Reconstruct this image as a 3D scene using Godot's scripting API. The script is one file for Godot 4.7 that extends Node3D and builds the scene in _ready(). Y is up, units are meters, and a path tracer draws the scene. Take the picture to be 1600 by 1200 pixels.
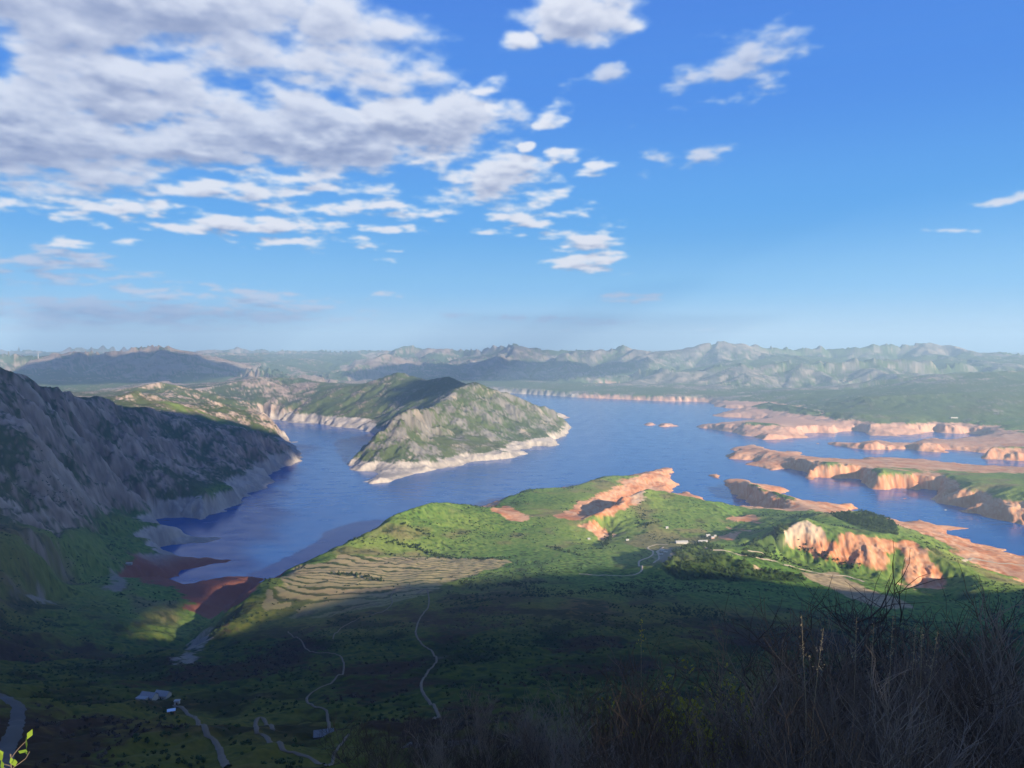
extends Node3D
# A reservoir between mountains, seen from a hillside in the shade. Metres; y = 0 is the lake, north is -z.

const WAYS := {
	"path hill": [-137.5, -1049.2, -126.3, -1083, -119.9, -1074.4, -107, -972.3, -106.8, -881.3, -101.3, -796.7, -98.4, -773.1, -86.9, -721.2, -77.2, -699.2, -70.8, -677.6, -61.5, -613.4, -61, -588.1, -63, -560.8, -62.3, -526.7, -59.4, -491.5, -53.3, -453, -46.4, -425.2, -36.9, -372.9, -35.5, -364.5, -33.8, -324.3],
	"path west": [-264.5, -891.2, -223.9, -799.5, -204.5, -752.7, -188.1, -714.5, -169.9, -702, -159.4, -689.7, -149.2, -662.4, -135.8, -607.3, -130.6, -558, -133.8, -523.8, -136.4, -503.4, -128.6, -471.5, -117.8, -445.6, -109.8, -436.3, -103.9, -422.5, -82.5, -337.8, -83.8, -335.8],
	"path terrace": [-185.2, -779.5, -195.8, -855.4, -188.2, -906.7, -165.3, -929.6, -159.1, -999.8, -168.4, -1053.2, -164.2, -1091.5, -138.4, -1091.5, -114.9, -1087.2],
	"track fork": [-103.7, -327.9, -107.6, -335.9, -133.7, -406.8, -138.2, -404.6, -111.1, -326, -108, -320.1, -101.5, -312.3, -79.3, -257.4, -73.9, -253.9, -65.5, -246.8, -60, -238.3],
	"track farm": [-215.5, -478.6, -198.8, -457, -170.1, -402.6, -131.3, -320.2, -123.4, -310.3, -112, -287.7, -78.2, -205.6],
	"road west": [-291.4, -412.2, -279.4, -409.8, -266.4, -396.7, -258.1, -390, -250.5, -381.4, -245.9, -372.7, -200.4, -301.2, -194.8, -289.7, -179.6, -264.2, -141.6, -205.5],
	"path yard": [-54.8, -216.8, -61.6, -259, -67.2, -293.4, -67.7, -310.5],
	"track meadow": [107.9, -1217.1, 132.1, -1203.1, 152.4, -1203.1, 194.5, -1212.3, 212.6, -1240.8, 222.7, -1333.3, 234.9, -1358.7, 253.6, -1379.5, 260.7, -1405.7, 256.8, -1437.6, 276.6, -1459.2, 297.9, -1443.2],
	"road valley": [325.1, -1285.8, 351.4, -1271, 394, -1280.2, 431.8, -1279.8, 465.9, -1284.1, 504.1, -1298.1, 525.5, -1283.3, 569.8, -1297.6, 584.8, -1258.5],
	"road quarry": [236.9, -1265.1, 264.6, -1364, 268, -1400.5, 284.9, -1432.3],
	"road shelf": [772.4, -1314, 866.2, -1436.3, 890.4, -1436.1, 914, -1425.3, 965.6, -1430.4, 1006.5, -1419.6],
	"road cliff": [404.8, -1304.9, 423.5, -1304.7, 434.5, -1304.5],
}
const GULLIES := {
	"gully one": [-193.1, -1432.6, -173.1, -1416.3, -150.6, -1395, -126.5, -1363.9],
	"gully two": [-249, -1449.1, -216.5, -1427.4, -179.7, -1421.6, -141.1, -1395, -92.4, -1369, -34.4, -1358.8, 0, -1363.9],
	"gully three": [-215.2, -1504.8, -195.5, -1498.9, -175.9, -1493, -155.4, -1476.1],
	"gully four": [73, -1442.9, 95.1, -1410.9, 122.1, -1379.5],
	"gully five": [-288.5, -1198.6, -264.2, -1203.3, -228.4, -1175.7, -193.3, -1144.1],
	"gully six": [381.8, -1275.4, 422.6, -1284.8, 483.7, -1333.5, 515.7, -1342.9],
	"gully seven": [529.3, -1395.8, 552.2, -1364.1, 578, -1343.1, 609.5, -1312.6],
	"gully eight": [786.8, -1572.3, 765.9, -1584.3, 714.1, -1573, 662.3, -1544.5],
	"gully nine": [211.8, -1623, 195.5, -1547.4, 177.6, -1453.6],
	"gully ten": [260.5, -1629.9, 283.8, -1606.3, 315.3, -1630.1],
}
const STALKS := [[0.1696, 14.5, 444.66, 1], [0.3807, 9, 446.71, 0], [0.3940, 9, 446.63, 0], [0.4863, 9.5, 446.53, 0], [0.4705, 10, 446.32, 0], [0.5195, 9, 446.66, 0], [0.5337, 9.5, 446.42, 0], [0.5403, 9, 446.57, 0], [0.4472, 10, 446.40, 0]]
const WALL := [-40.5, -257.3, -36.7, -267.9, -22.2, -259.2, -8.9, -259.2, 4.7, -273.4, 12.1, -282.5]
const SUN_UP := 17.0
const SUN_ROUND := 40.0
const COLUMNS := 1000
const EYE := 450.0
const WATERMARK := 41.0        # the lake's usual level: bare soil below, plants above
const FX := -2600.0            # the finer height grid, 10 m apart
const FZ := -7200.0
const FS := 10.0
const FNX := 561
const FNZ := 771
const CX := -14400.0           # the coarser one, 60 m apart
const CZ := -24000.0
const CS := 60.0
const CNX := 481
const CNZ := 471

const LAKE := [-1460.2, -4462.8, -1418.1, -4389.8, -1308.5, -4354.2, -1205.4, -4184.5, -1040.1, -4152.1, -941.8, -4027.4, -878.2, -3967.8, -778.2, -3881.6, -643.9, -3669, -575.3, -3547.5, -587.3, -3266, -595.9, -2991.7, -600.2, -2832.9, -566.2, -2649.8, -530.3, -2636.7, -497.1, -2636.7, -463.8, -2610.9, -446.4, -2560.7, -459.1, -2488.8, -473.2, -2431.9, -440.6, -2409.9, -404.2, -2409.9, -376.3, -2465.8, -355.5, -2524.2, -325, -2585.5, -296.8, -2623.7, -227.6, -2717.4, -201.3, -2731.3, -143.1, -2848, -84.4, -2878.7, -24.4, -2910.1, 12.4, -2958.5, 58.6, -3042.8, 39.3, -3132, 67.1, -3207.2, 103.8, -3266, 157.5, -3246.1, 203.4, -3286, 199.7, -3411.8, 186.1, -3478.3, 222.4, -3547.5, 255.8, -3644, 289.7, -3853.7, 303.8, -3997.4, 291.2, -4152.1, 257.6, -4284.7, 293.2, -4389.8, 334.3, -4500.2, 308.2, -4616.3, 265.6, -4823.5, 193.2, -5146.8, 69, -5516.2, -145.4, -5814.1, -405.1, -6076.6, -576.5, -6289.4, -559.9, -6720.9, -278.2, -6679.3, 0, -6557.3, 265.1, -6363.7, 506.4, -6076.6, 788.1, -5909.9, 969.3, -5814.1, 1138.7, -5691.2, 1368.7, -5661.3, 1440.4, -5573.3, 1391.5, -5247.2, 1416.5, -5146.8, 1523.6, -5073.9, 1612.7, -4956.9, 1488.8, -4889.3, 1368.3, -4823.5, 1284.9, -4738.4, 1210.9, -4636.2, 1219.6, -4538.3, 1295.8, -4500.2, 1359.6, -4462.8, 1441.6, -4372, 1334.1, -4319.2, 1242.1, -4250.8, 1135.5, -4184.5, 1028.3, -4104.4, 958.6, -4027.4, 974.1, -3953.2, 1012.5, -3909.9, 1071.6, -3772.3, 1104.1, -3619.4, 1134.3, -3571.1, 1132.6, -3455.8, 1206.8, -3478.3, 1300.4, -3535.7, 1378.8, -3547.5, 1382.6, -3644, 1417.4, -3719.9, 1502.4, -3746, 1543.6, -3694.3, 1607.5, -3772.3, 1672.3, -3812.6, 1732.5, -3826.2, 1727.8, -3746, 1699.3, -3644, 1754.5, -3619.4, 1826.9, -3595.1, 1839.5, -3656.5, 1916.3, -3669, 1994.3, -3694.3, 2003.2, -3746, 2087.5, -3785.6, 2113.7, -3719.9, 2199.4, -3707.1, 2262.7, -3644, 2164, -3571.1, 2042.1, -3489.6, 1958.9, -3455.8, 1951.1, -3547.5, 1908.9, -3524.1, 1849.1, -3455.8, 1735.7, -3347.7, 1683.2, -3326.9, 1677.4, -3411.8, 1652.2, -3467, 1569, -3411.8, 1496.8, -3326.9, 1461.3, -3347.7, 1450.3, -3400.9, 1411.7, -3390.2, 1363.3, -3326.9, 1393.1, -3266, 1421.9, -3207.2, 1448.6, -3159.8, 1497.1, -3150.5, 1585.5, -3169.1, 1648.2, -3188.1, 1672.2, -3122.9, 1699.9, -3077.9, 1748.8, -3077.9, 1787, -3159.8, 1834.3, -3132, 1872.6, -3086.8, 1928, -3051.5, 1919, -3017, 1855.2, -2975, 1790.6, -2934.1, 1810.2, -2902.2, 1860.7, -2878.7, 1918, -2863.3, 2123.8, -2817.9, 2555.6, -2773.9, 2360.9, -2560.7, 1988.5, -2636.7, 1811.9, -2703.6, 1730, -2717.4, 1667.2, -2745.4, 1626.3, -2773.9, 1591, -2810.5, 1578.1, -2855.6, 1559.2, -2910.1, 1510.5, -2886.5, 1482.7, -2942.2, 1403.9, -2942.2, 1342.4, -2926.1, 1330.5, -2878.7, 1238, -2871, 1206, -2910.1, 1172.6, -2918.1, 1126.8, -2894.3, 1131.8, -2991.7, 1159.7, -3086.8, 1128.8, -3122.9, 1086.9, -3077.9, 1050.8, -3077.9, 1058, -3226.5, 1045.2, -3306.3, 983.4, -3266, 898.8, -3169.1, 924.9, -3113.8, 886.2, -3042.8, 824.2, -2975, 840.5, -2910.1, 882.1, -2886.5, 913.5, -2878.7, 877.8, -2817.9, 845.7, -2773.9, 869.2, -2745.4, 892.3, -2717.4, 899.2, -2643.3, 944.1, -2683.2, 984.6, -2683.2, 1002.6, -2623.7, 1000.6, -2573, 955.4, -2477.2, 974, -2471.5, 1008.6, -2506.4, 1048.2, -2500.5, 1108.5, -2494.7, 1139.7, -2471.5, 1112.6, -2420.9, 1100, -2367, 1094.9, -2305.4, 1124.9, -2295.4, 1170.7, -2325.6, 1196.7, -2315.4, 1209.6, -2295.4, 1243.4, -2315.4, 1275.1, -2295.4, 1274.2, -2266, 1233, -2218.7, 1181.3, -2164.4, 1181.8, -2112.7, 1192.6, -2087.7, 1208.8, -2055.3, 1242.1, -2047.4, 1208.7, -2031.7, 1170.9, -2016.2, 1193, -1993.4, 1214.1, -1978.5, 1218.2, -1942.2, 1222.2, -1907.2, 1233.5, -1880.1, 1252, -1860.3, 1292.1, -1784.8, 1360.7, -1682.4, 1489.4, -1535.1, 1318.9, -1356.4, 1182.2, -1458.4, 1113.8, -1535.1, 1060.5, -1571.9, 1043.2, -1586.1, 1014.5, -1615.3, 1067.3, -1640.5, 1054.9, -1655.9, 1042.3, -1671.7, 1006.7, -1687.7, 1043, -1715.2, 1022.7, -1735, 1014.5, -1766.9, 1022.8, -1803.1, 1054.2, -1815.5, 1100.2, -1831.2, 1070.6, -1844, 1036.9, -1850.5, 1028, -1880.1, 1035.5, -1921.1, 1006.9, -1900.4, 976, -1886.8, 948.9, -1880.1, 941.7, -1914.1, 914.5, -1942.2, 889.8, -1978.5, 886.2, -2008.6, 935.7, -2039.5, 930.9, -2063.3, 944.2, -2121.1, 897.9, -2096, 852.9, -2063.3, 824.3, -2087.7, 809.5, -2104.3, 780.1, -2125.4, 799.7, -2164.4, 776.8, -2182.2, 765.8, -2214.1, 806.7, -2256.4, 839.4, -2310.4, 830.3, -2356.5, 802.4, -2361.7, 765.2, -2388.3, 759.1, -2460.1, 728.6, -2483, 681.2, -2454.4, 663.1, -2388.3, 651, -2295.4, 647.3, -2209.5, 652, -2121.1, 662.8, -2043.4, 673.6, -1993.4, 677.7, -1956.6, 651.4, -1956.6, 632, -1978.5, 612.7, -1997.2, 588.3, -2047.4, 568.6, -2063.3, 545.1, -2079.5, 541.6, -2209.5, 524.3, -2246.9, 511.8, -2275.7, 484.5, -2237.4, 469.8, -2275.7, 496, -2346.1, 523.7, -2382.9, 511, -2437.5, 513.9, -2512.3, 551.4, -2610.9, 567.7, -2710.5, 525.5, -2703.6, 483.7, -2623.7, 435.8, -2548.4, 403.9, -2536.3, 365.2, -2488.8, 332.3, -2477.2, 289.6, -2431.9, 233.1, -2315.4, 190.2, -2266, 112.7, -2237.4, 46, -2191.2, 0, -2146.9, -24.5, -2079.5, -54.4, -2023.9, -92.5, -2001, -166.3, -1978.5, -232, -1971.2, -286.7, -1893.6, -316.7, -1749.3, -343.5, -1630.3, -373.5, -1526.2, -402, -1442.3, -433.2, -1385.2, -450.7, -1360, -465.8, -1370.7, -468.4, -1392.5, -464, -1426.6, -472.6, -1442.3, -494.8, -1450.3, -526.7, -1450.3, -544.3, -1438.4, -564.9, -1422.8, -581, -1388.8, -595.2, -1367.1, -623.5, -1352.9, -656.1, -1349.4, -670.9, -1356.4, -666.7, -1388.8, -659.3, -1418.9, -639.3, -1450.3, -645, -1474.8, -627.4, -1517.4, -589.3, -1535.1, -575.6, -1557.9, -600.5, -1564.8, -660.9, -1567.2, -704.7, -1576.6, -740.5, -1590.9, -761.1, -1600.6, -767.3, -1640.5, -748.8, -1677, -713.2, -1693.2, -672.5, -1698.6, -658.5, -1737.8, -684.9, -1749.3, -708.3, -1737.8, -743.8, -1749.3, -794.1, -1797, -833.8, -1828.1, -877.8, -1873.4, -901.4, -1914.1, -878.7, -1935.1, -841, -1942.2, -790, -1921.1, -778.8, -1971.2, -762.5, -2016.2, -753.5, -2096, -769.5, -2182.2, -772.7, -2256.4, -760.8, -2295.4, -751.2, -2356.5, -762.1, -2443.1, -818.1, -2548.4, -817.1, -2649.8, -797.4, -2759.6, -790, -2894.3, -835.6, -3025.6, -906.8, -3207.2, -1030.2, -3501.1, -1208.4, -3909.9, -1355.7, -4217.4]
const ISLETS := [
	[698.4, -4120.2, 736.6, -4200.9, 771.7, -4200.9, 771.7, -4088.8, 728.6, -4057.9],
	[772.2, -4073.3, 814.4, -4168.2, 852.7, -4168.2, 863.9, -4088.8, 874.4, -4042.6, 818, -3997.4, 770.7, -4012.3],
	[668.5, -2573, 690.7, -2591.8, 691, -2536.3, 681.3, -2477.2, 670.8, -2500.5, 663.3, -2536.3],
	[1114.9, -2173.3, 1130.9, -2186.7, 1131.4, -2173.3, 1115.5, -2160],
	[1329.8, -3347.7, 1350.8, -3358.2, 1348, -3337.3, 1329.9, -3326.9],
	[-983.9, -3400.9, -976.1, -3433.7, -961.2, -3400.9, -966.2, -3368.8],
]
const BANKS := [
	[-26.67, 20.49, 18.25, 5.26, 0, 1.3, 0.15],
	[-11.04, 19.4, 10.94, 5.26, 0.1, 1.25, 0.1],
	[-31.86, 12.4, 13.14, 4.95, 0, 1.35, 0.2],
	[-20.97, 15.99, 16.19, 4.33, 0.05, 1.3, 0.15],
	[-17.26, 14.3, 20.69, 3.4, 0, 1.3, 0.2],
	[-7.45, 15.25, 10.44, 3.71, 0.05, 1.2, 0.1],
	[-2.81, 15.78, 3.71, 2.79, 0.2, 0.9, 0],
	[-30.33, 17.57, 4.81, 1.86, -0.1, 0.7, 0.2],
	[-16.89, 10.74, 12.44, 1.98, -0.03, 1, 0.05],
	[-31.29, 8.76, 7.93, 1.05, 0, 0.9, 0],
	[-25.87, 8.69, 7.24, 0.93, 0, 0.9, 0],
	[-19.7, 7.97, 8.74, 1.11, 0, 1, 0],
	[-16.09, 6.67, 5.65, 0.74, 0, 0.9, 0],
	[-1.88, 11.43, 9.28, 3.1, -0.1, 0.95, 0.05],
	[2.82, 10.31, 6.8, 1.73, -0.25, 0.9, 0],
	[-11.16, 9.24, 7.29, 1.24, 0, 0.8, 0],
	[-5.62, 12.49, 8.01, 2.35, 0, 0.8, 0],
	[-1.88, 9.18, 6.81, 0.99, -0.1, 0.8, 0],
	[4.01, 7.34, 5.25, 1.24, -0.05, 0.9, 0],
	[5.42, 5.71, 4.01, 1.49, 0, 0.95, 0],
	[2.8, 16.12, 2.6, 1.11, 0.1, 0.9, 0],
	[7.01, 12.15, 3.69, 0.99, 0.05, 0.9, 0],
	[5.61, 13.36, 3.08, 0.74, 0, 0.7, 0],
	[9.77, 12.28, 6.1, 1.36, 0.2, 0.6, 0.36],
	[4.17, 22.64, 6.79, 2.79, 0.1, 0.95, 0.05],
	[0, 20.34, 2.35, 1.61, 0.3, 0.9, 0],
	[-1.63, 18.1, 2.48, 0.8, 0.1, 0.85, 0],
	[-3.26, 18.08, 3.09, 0.74, 0, 0.6, 0.1],
	[6.74, 18.07, 5.53, 1.36, 0.3, 0.72, 0.36],
	[15.03, 18.4, 11.06, 2.6, 0.22, 0.84, 0.36],
	[16.74, 19.27, 7.11, 2.6, 0.15, 0.74, 0.36],
	[10.16, 17.51, 3.66, 1.11, 0.2, 0.66, 0.36],
	[12.87, 15.96, 7.24, 1.11, 0.18, 0.72, 0.36],
	[20.49, 19.27, 3.48, 0.62, 0.3, 0.5, 0.2],
	[1.55, 13.86, 0.87, 0.5, 0, 0.9, 0],
	[-29.76, 7.68, 2.26, 0.62, 0, 0.85, 0],
	[-27.05, 6.77, 1.87, 0.5, 0, 0.8, 0],
	[-30.33, 6.16, 2.14, 0.43, 0, 0.7, 0],
	[-9.35, 7.81, 3.36, 0.5, 0, 0.8, 0],
	[-5.41, 8.47, 2.77, 0.62, 0, 0.8, 0],
	[-8.68, 5.81, 2.08, 0.37, 0, 0.8, 0],
	[-12.09, 7.06, 2.72, 0.5, 0, 0.7, 0],
	[-8.9, 6.59, 1.83, 0.31, 0, 0.7, 0],
	[-2.26, 7.95, 2.23, 0.5, 0, 0.8, 0],
	[-0.47, 7.68, 1.36, 0.37, 0, 0.8, 0],
	[-31.4, 5.1, 7.4, 1.05, -0.03, 0.8, 0.5],
	[-25.61, 3.92, 10.05, 0.8, -0.06, 0.75, 0.5],
	[-21.25, 3.08, 12.12, 0.99, -0.05, 0.85, 0.45],
	[-17.46, 2.44, 10.04, 0.99, -0.03, 0.85, 0.5],
	[-29.39, 1.73, 17.8, 1.61, 0, 0.94, 0.7],
	[-21.28, 1.55, 13.84, 0.93, 0, 0.75, 0.8],
	[-14.85, 1.92, 7.78, 0.8, 0, 0.75, 0.6],
	[-31.43, 4.11, 7.92, 1.11, 0, 0.75, 0.6],
	[1.9, 1.56, 11.14, 0.43, -0.04, 0.69, 0.9],
	[-3.79, 1.8, 5.56, 0.31, 0, 0.66, 0.9],
	[8.01, 3.14, 3.68, 0.5, 0, 0.85, 0.6],
	[2.85, 1.14, 6.8, 0.25, 0, 0.56, 0.9],
	[-9.85, 3.4, 1.59, 0.25, 0, 0.7, 0.3],
	[-7.54, 3.14, 1.47, 0.19, 0, 0.6, 0.3],
	[32.8, 9.01, 2.6, 0.43, 0.15, 0.7, 0.2],
	[29.24, 7.03, 1.08, 0.25, 0, 0.6, 0.2],
	[31.21, -0.16, 6.88, 0.37, 0, 0.8, 0.1],
	[9.42, 0.75, 12.21, 0.25, 0, 0.5, 0.1],
	[-4.63, 22.44, 3.09, 1.24, 0, 0.5, 0.2],
	[9.73, 15.37, 2.44, 0.5, 0.2, 0.6, 0.1],
]


const RIDGES := {
	"west_massif_crest": [-1614, 527, -1500, -1286, 459, -1550, -1131, 385, -1700, -1109, 360, -1800, -1145, 315, -1950, -1173, 289, -2100, -1174, 283, -2200, -1176, 248, -2350, -1145, 219, -2450, -1107, 189, -2550, -1040, 156, -2650, -965, 129, -2750, -919, 102, -2820, -870, 69, -2890, -835, 33, -2920],
	"west_massif_spur": [-1173, 289, -2100, -1076, 189, -1980, -1011, 114, -1930, -973, 55, -1900],
	"west_massif_spur_two": [-1092, 357, -1640, -953, 265, -1500, -881, 203, -1420, -823, 147, -1400],
	"west_massif_spur_three": [-1145, 219, -2450, -1020, 127, -2300, -939, 51, -2240],
	"sunlit_crest": [-1645, 189, -2900, -1544, 214, -2950, -1486, 257, -3050, -1421, 223, -3100, -1314, 167, -3150, -1249, 135, -3150],
	"sunlit_crest_two": [-1425, 160, -3350, -1304, 181, -3400, -1214, 133, -3400, -1119, 104, -3350],
	"grey_crest": [-1947, 191, -3800, -1851, 226, -3900, -1769, 240, -3950, -1678, 197, -3950, -1567, 145, -3900],
	"brown_crest": [-1815, 105, -4500, -1781, 161, -4700, -1754, 181, -4900, -1664, 209, -5000, -1623, 208, -5200],
	"brown_crest_front": [-1754, 181, -4900, -1591, 113, -4600, -1449, 84, -4400],
	"blue_west_range": [-6215, 315, -6800, -5233, 346, -7000, -4785, 331, -7200, -4653, 337, -7200, -4427, 307, -7200, -4276, 348, -7200, -4123, 353, -7300, -3903, 333, -7400, -3736, 391, -7500, -3487, 394, -7500, -3330, 383, -7400, -3051, 307, -7200, -2833, 261, -7100, -2648, 235, -7000, -2295, 221, -6900, -2148, 241, -6800, -1892, 218, -6500, -1702, 177, -6200, -1598, 151, -6000],
	"blue_west_spur": [-3487, 394, -7500, -3127, 269, -6600, -2820, 186, -6000, -2427, 148, -5500],
	"blue_west_spur_two": [-4427, 307, -7200, -3593, 211, -6000, -3031, 156, -5200, -2475, 113, -4500],
	"blue_west_spur_three": [-2295, 221, -6900, -2201, 209, -6300, -2229, 175, -5700, -2206, 150, -5300],
	"far_west_range": [-10797, 278, -13000, -8637, 310, -13000, -8367, 288, -13000, -8097, 299, -13000, -7828, 267, -13000, -7643, 310, -13000, -7448, 342, -13000, -7125, 321, -13000, -6800, 342, -13000, -6477, 310, -13000, -6056, 226, -13500, -5607, 248, -13500, -5157, 304, -13500, -4842, 349, -13500, -4485, 293, -13500, -4036, 293, -13500, -3721, 264, -14000],
	"middle_range": [-3841, 274, -12500, -3289, 301, -12000, -2990, 311, -12000, -2292, 297, -11500, -2006, 288, -11500, -1598, 368, -11000, -1324, 377, -11000, -1078, 331, -11000, -718, 325, -10800, -349, 337, -10500, -157, 354, -10500, 0, 416, -10300, 257, 390, -10300, 508, 365, -10200, 847, 340, -10200, 1246, 342, -10000, 1351, 385, -9800, 1506, 344, -9800, 1628, 305, -9700, 1914, 299, -9600, 2067, 316, -9500, 2201, 373, -9300, 2406, 420, -9200, 2597, 397, -9200, 2903, 374, -9200, 3285, 374, -9200, 3819, 389, -9200, 4110, 398, -9000, 4483, 405, -9000, 4857, 398, -9000, 5044, 390, -9000, 5174, 354, -8900, 5482, 333, -8800, 5848, 319, -8800, 6708, 302, -8500, 8475, 281, -8500],
	"snow_rocks": [-1716, 193, -8600, -1570, 278, -9000, -1465, 287, -9800, -1237, 218, -9300, -957, 227, -9600],
	"middle_spur": [-1598, 368, -11000, -1579, 261, -9500, -1636, 178, -8200, -1678, 115, -7200, -1621, 77, -6600],
	"middle_spur_two": [0, 416, -10300, -76, 267, -9200, -207, 174, -8300, -379, 84, -7600],
	"middle_spur_three": [847, 340, -10200, 643, 207, -8600, 506, 109, -7600, 414, 49, -7100],
	"plateau_edge": [1264, 198, -7600, 1578, 189, -7300, 1942, 232, -7300, 2215, 211, -7200, 2573, 271, -7200, 2892, 250, -7100, 3186, 285, -7100, 3491, 276, -7000, 3671, 255, -6900, 4015, 255, -6900, 4123, 228, -6700],
	"plateau_foot": [575, 37, -6900, 1116, 55, -6700, 1624, 72, -6500, 2098, 89, -6300, 2540, 95, -6100, 2702, 97, -5900],
	"east_rise_low": [1579, 70, -4857, 1664, 66, -4434, 1776, 62, -4015, 1986, 60, -3967, 2279, 60, -3900, 2541, 60, -3805, 3052, 60, -3655],
	"east_rise": [2028, 120, -4507, 2311, 130, -4472, 2619, 140, -4490, 2957, 140, -4436, 3528, 140, -4234],
	"east_rise_high": [2796, 189, -5600, 3065, 222, -5500, 3369, 235, -5400, 3747, 239, -5300, 4542, 243, -5200],
	"coast_hills": [1524, 44, -6100, 1740, 35, -5800, 1913, 87, -5600, 2039, 84, -5500, 2159, 100, -5400, 2125, 76, -5000],
	"coast_cliff_top": [1392, 30, -3703, 1550, 33, -3789, 1644, 38, -3715, 1882, 42, -3854, 2049, 44, -3775, 2168, 45, -3708, 2278, 46, -3589, 2368, 48, -3545, 2719, 50, -3426],
	"far_shore_back": [-329, 34, -6582, 0, 34, -6582, 514, 34, -6175, 980, 34, -5883, 1239, 36, -5720, 1405, 36, -5528],
	"pink_flats": [1419, 12, -5158, 1588, 16, -5012, 1707, 22, -4758, 1718, 30, -4200],
	"pink_spit": [1238, 9, -4563, 1329, 16, -4550, 1478, 22, -4429, 1590, 22, -4141, 1633, 26, -3912],
	"pink_point": [973, 6, -3989, 1044, 20, -3907, 1103, 32, -3827, 1166, 44, -3775, 1245, 46, -3728, 1296, 36, -3650, 1359, 20, -3656],
	"pink_point_foot": [1169, 30, -3496, 1213, 18, -3498, 1275, 8, -3508],
	"central_crest": [266, 52, -3980, 195, 89, -3900, 96, 133, -3850, 0, 175, -3800, -94, 216, -3750, -149, 240, -3720, -182, 250, -3700, -221, 242, -3680, -255, 228, -3600, -302, 192, -3450, -325, 167, -3300, -342, 168, -3200, -373, 176, -3080, -410, 183, -3000, -440, 164, -2960, -471, 132, -2910, -502, 97, -2860, -529, 62, -2800, -554, 35, -2760],
	"central_spur": [-410, 183, -3000, -413, 132, -2930, -406, 78, -2820, -428, 39, -2720],
	"central_spur_two": [-182, 250, -3700, -201, 169, -3450, -231, 103, -3250, -242, 44, -3080],
	"central_spur_three": [0, 175, -3800, 0, 113, -3580, -11, 59, -3400, -27, 24, -3230],
	"central_spur_four": [-302, 192, -3450, -316, 114, -3150, -336, 57, -2980],
	"central_spits": [-445, 8, -2433, -404, 14, -2411, -335, 20, -2495, -222, 24, -2654, -94, 24, -2801, 0, 18, -2955],
	"central_spits_east": [80, 10, -3193, 152, 14, -3306, 230, 22, -3665, 272, 10, -3880],
	"behind_crest": [-1096, 161, -4700, -987, 176, -4650, -883, 195, -4650, -774, 230, -4650, -677, 263, -4650, -593, 228, -4600, -506, 207, -4500, -403, 238, -4400, -344, 246, -4300, -294, 223, -4200, -237, 214, -3950],
	"behind_spur": [-677, 263, -4650, -688, 168, -4350, -687, 79, -4120, -701, 23, -4000],
	"behind_spur_two": [-987, 176, -4650, -943, 95, -4350, -935, 42, -4150],
	"behind_spur_three": [-358, 246, -4300, -417, 174, -4000, -459, 134, -3800],
	"arm_hills": [-1559, 156, -5200, -1455, 203, -5300, -1249, 167, -5000, -1092, 144, -4600, -1052, 95, -4350, -1039, 49, -4150],
	"arm_hills_two": [-1559, 156, -5200, -1371, 106, -4700, -1306, 59, -4350],
	"long_spit_crest": [831, 8, -2938, 885, 18, -2938, 906, 8, -3094, 974, 20, -3065, 976, 26, -2917, 1020, 24, -2801, 1003, 38, -2594, 1040, 41, -2534, 1108, 43, -2496, 1140, 43, -2421, 1170, 45, -2327, 1252, 46, -2299, 1298, 46, -2277, 1278, 46, -2193, 1276, 52, -2112, 1315, 56, -2063, 1347, 60, -2007, 1424, 66, -1885],
	"long_spit_cliff_top": [982, 38, -2527, 1061, 41, -2482, 1122, 42, -2427, 1128, 42, -2379, 1131, 44, -2310, 1166, 44, -2299, 1228, 44, -2288, 1267, 44, -2256, 1271, 40, -2216],
	"long_spit_flats": [1323, 9, -2821, 1402, 14, -2745, 1486, 16, -2648, 1577, 18, -2544, 1673, 20, -2495],
	"east_hill": [1238, 45, -2084, 1275, 44, -2053, 1256, 44, -1969, 1298, 48, -1982, 1308, 55, -1900],
	"east_foot": [1190, 28, -1981, 1256, 24, -2008, 1235, 20, -1934, 1240, 30, -1868, 1259, 30, -1826],
	"islet_chain": [1369, 5, -3300, 1408, 12, -3289, 1444, 4, -3257, 1471, 20, -3199, 1512, 30, -3184, 1558, 27, -3147, 1628, 14, -3164, 1670, 28, -3159, 1725, 30, -3144, 1774, 28, -3120, 1792, 40, -2976, 1946, 42, -2908, 2153, 44, -2859],
	"lion_island": [666, 20, -2335, 668, 41, -2226, 672, 44, -2164, 671, 45, -2084, 692, 44, -2036, 709, 42, -1987, 732, 34, -1938, 770, 30, -1889, 852, 18, -1981, 909, 10, -2041],
	"islet_a": [709, 9, -4085, 744, 9, -4085],
	"islet_b": [788, 11, -4035, 834, 10, -4029],
	"islet_c": [668, 6, -2539, 672, 7, -2491],
	"islet_d": [1113, 4, -2158, 1118, 4, -2158],
	"terrace_hill_crest": [-374, 83, -880, -365, 84, -895, -363, 90, -940, -364, 92, -1025, -365, 91, -1080, -366, 87, -1140, -363, 79, -1195, -351, 71, -1260, -339, 66, -1340, -311, 70, -1420, -283, 74, -1460, -254, 85, -1510, -212, 99, -1580, -184, 102, -1620, -159, 99, -1650, -128, 89, -1690, -75, 59, -1780, -47, 39, -1850],
	"tree_gully": [-283, 62, -1397, -211, 56, -1393, -141, 50, -1397, -70, 50, -1389, 0, 52, -1374],
	"meadow": [-131, 64, -1552, -52, 58, -1555, 26, 52, -1558],
	"green_ridge": [-47, 38, -1880, 0, 47, -1980, 51, 50, -2040, 86, 50, -2060, 140, 44, -2080, 187, 45, -2120, 240, 49, -2200, 296, 44, -2280, 357, 40, -2300],
	"pink_tip": [353, 40, -2278, 417, 34, -2367, 486, 22, -2520, 535, 10, -2617],
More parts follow.
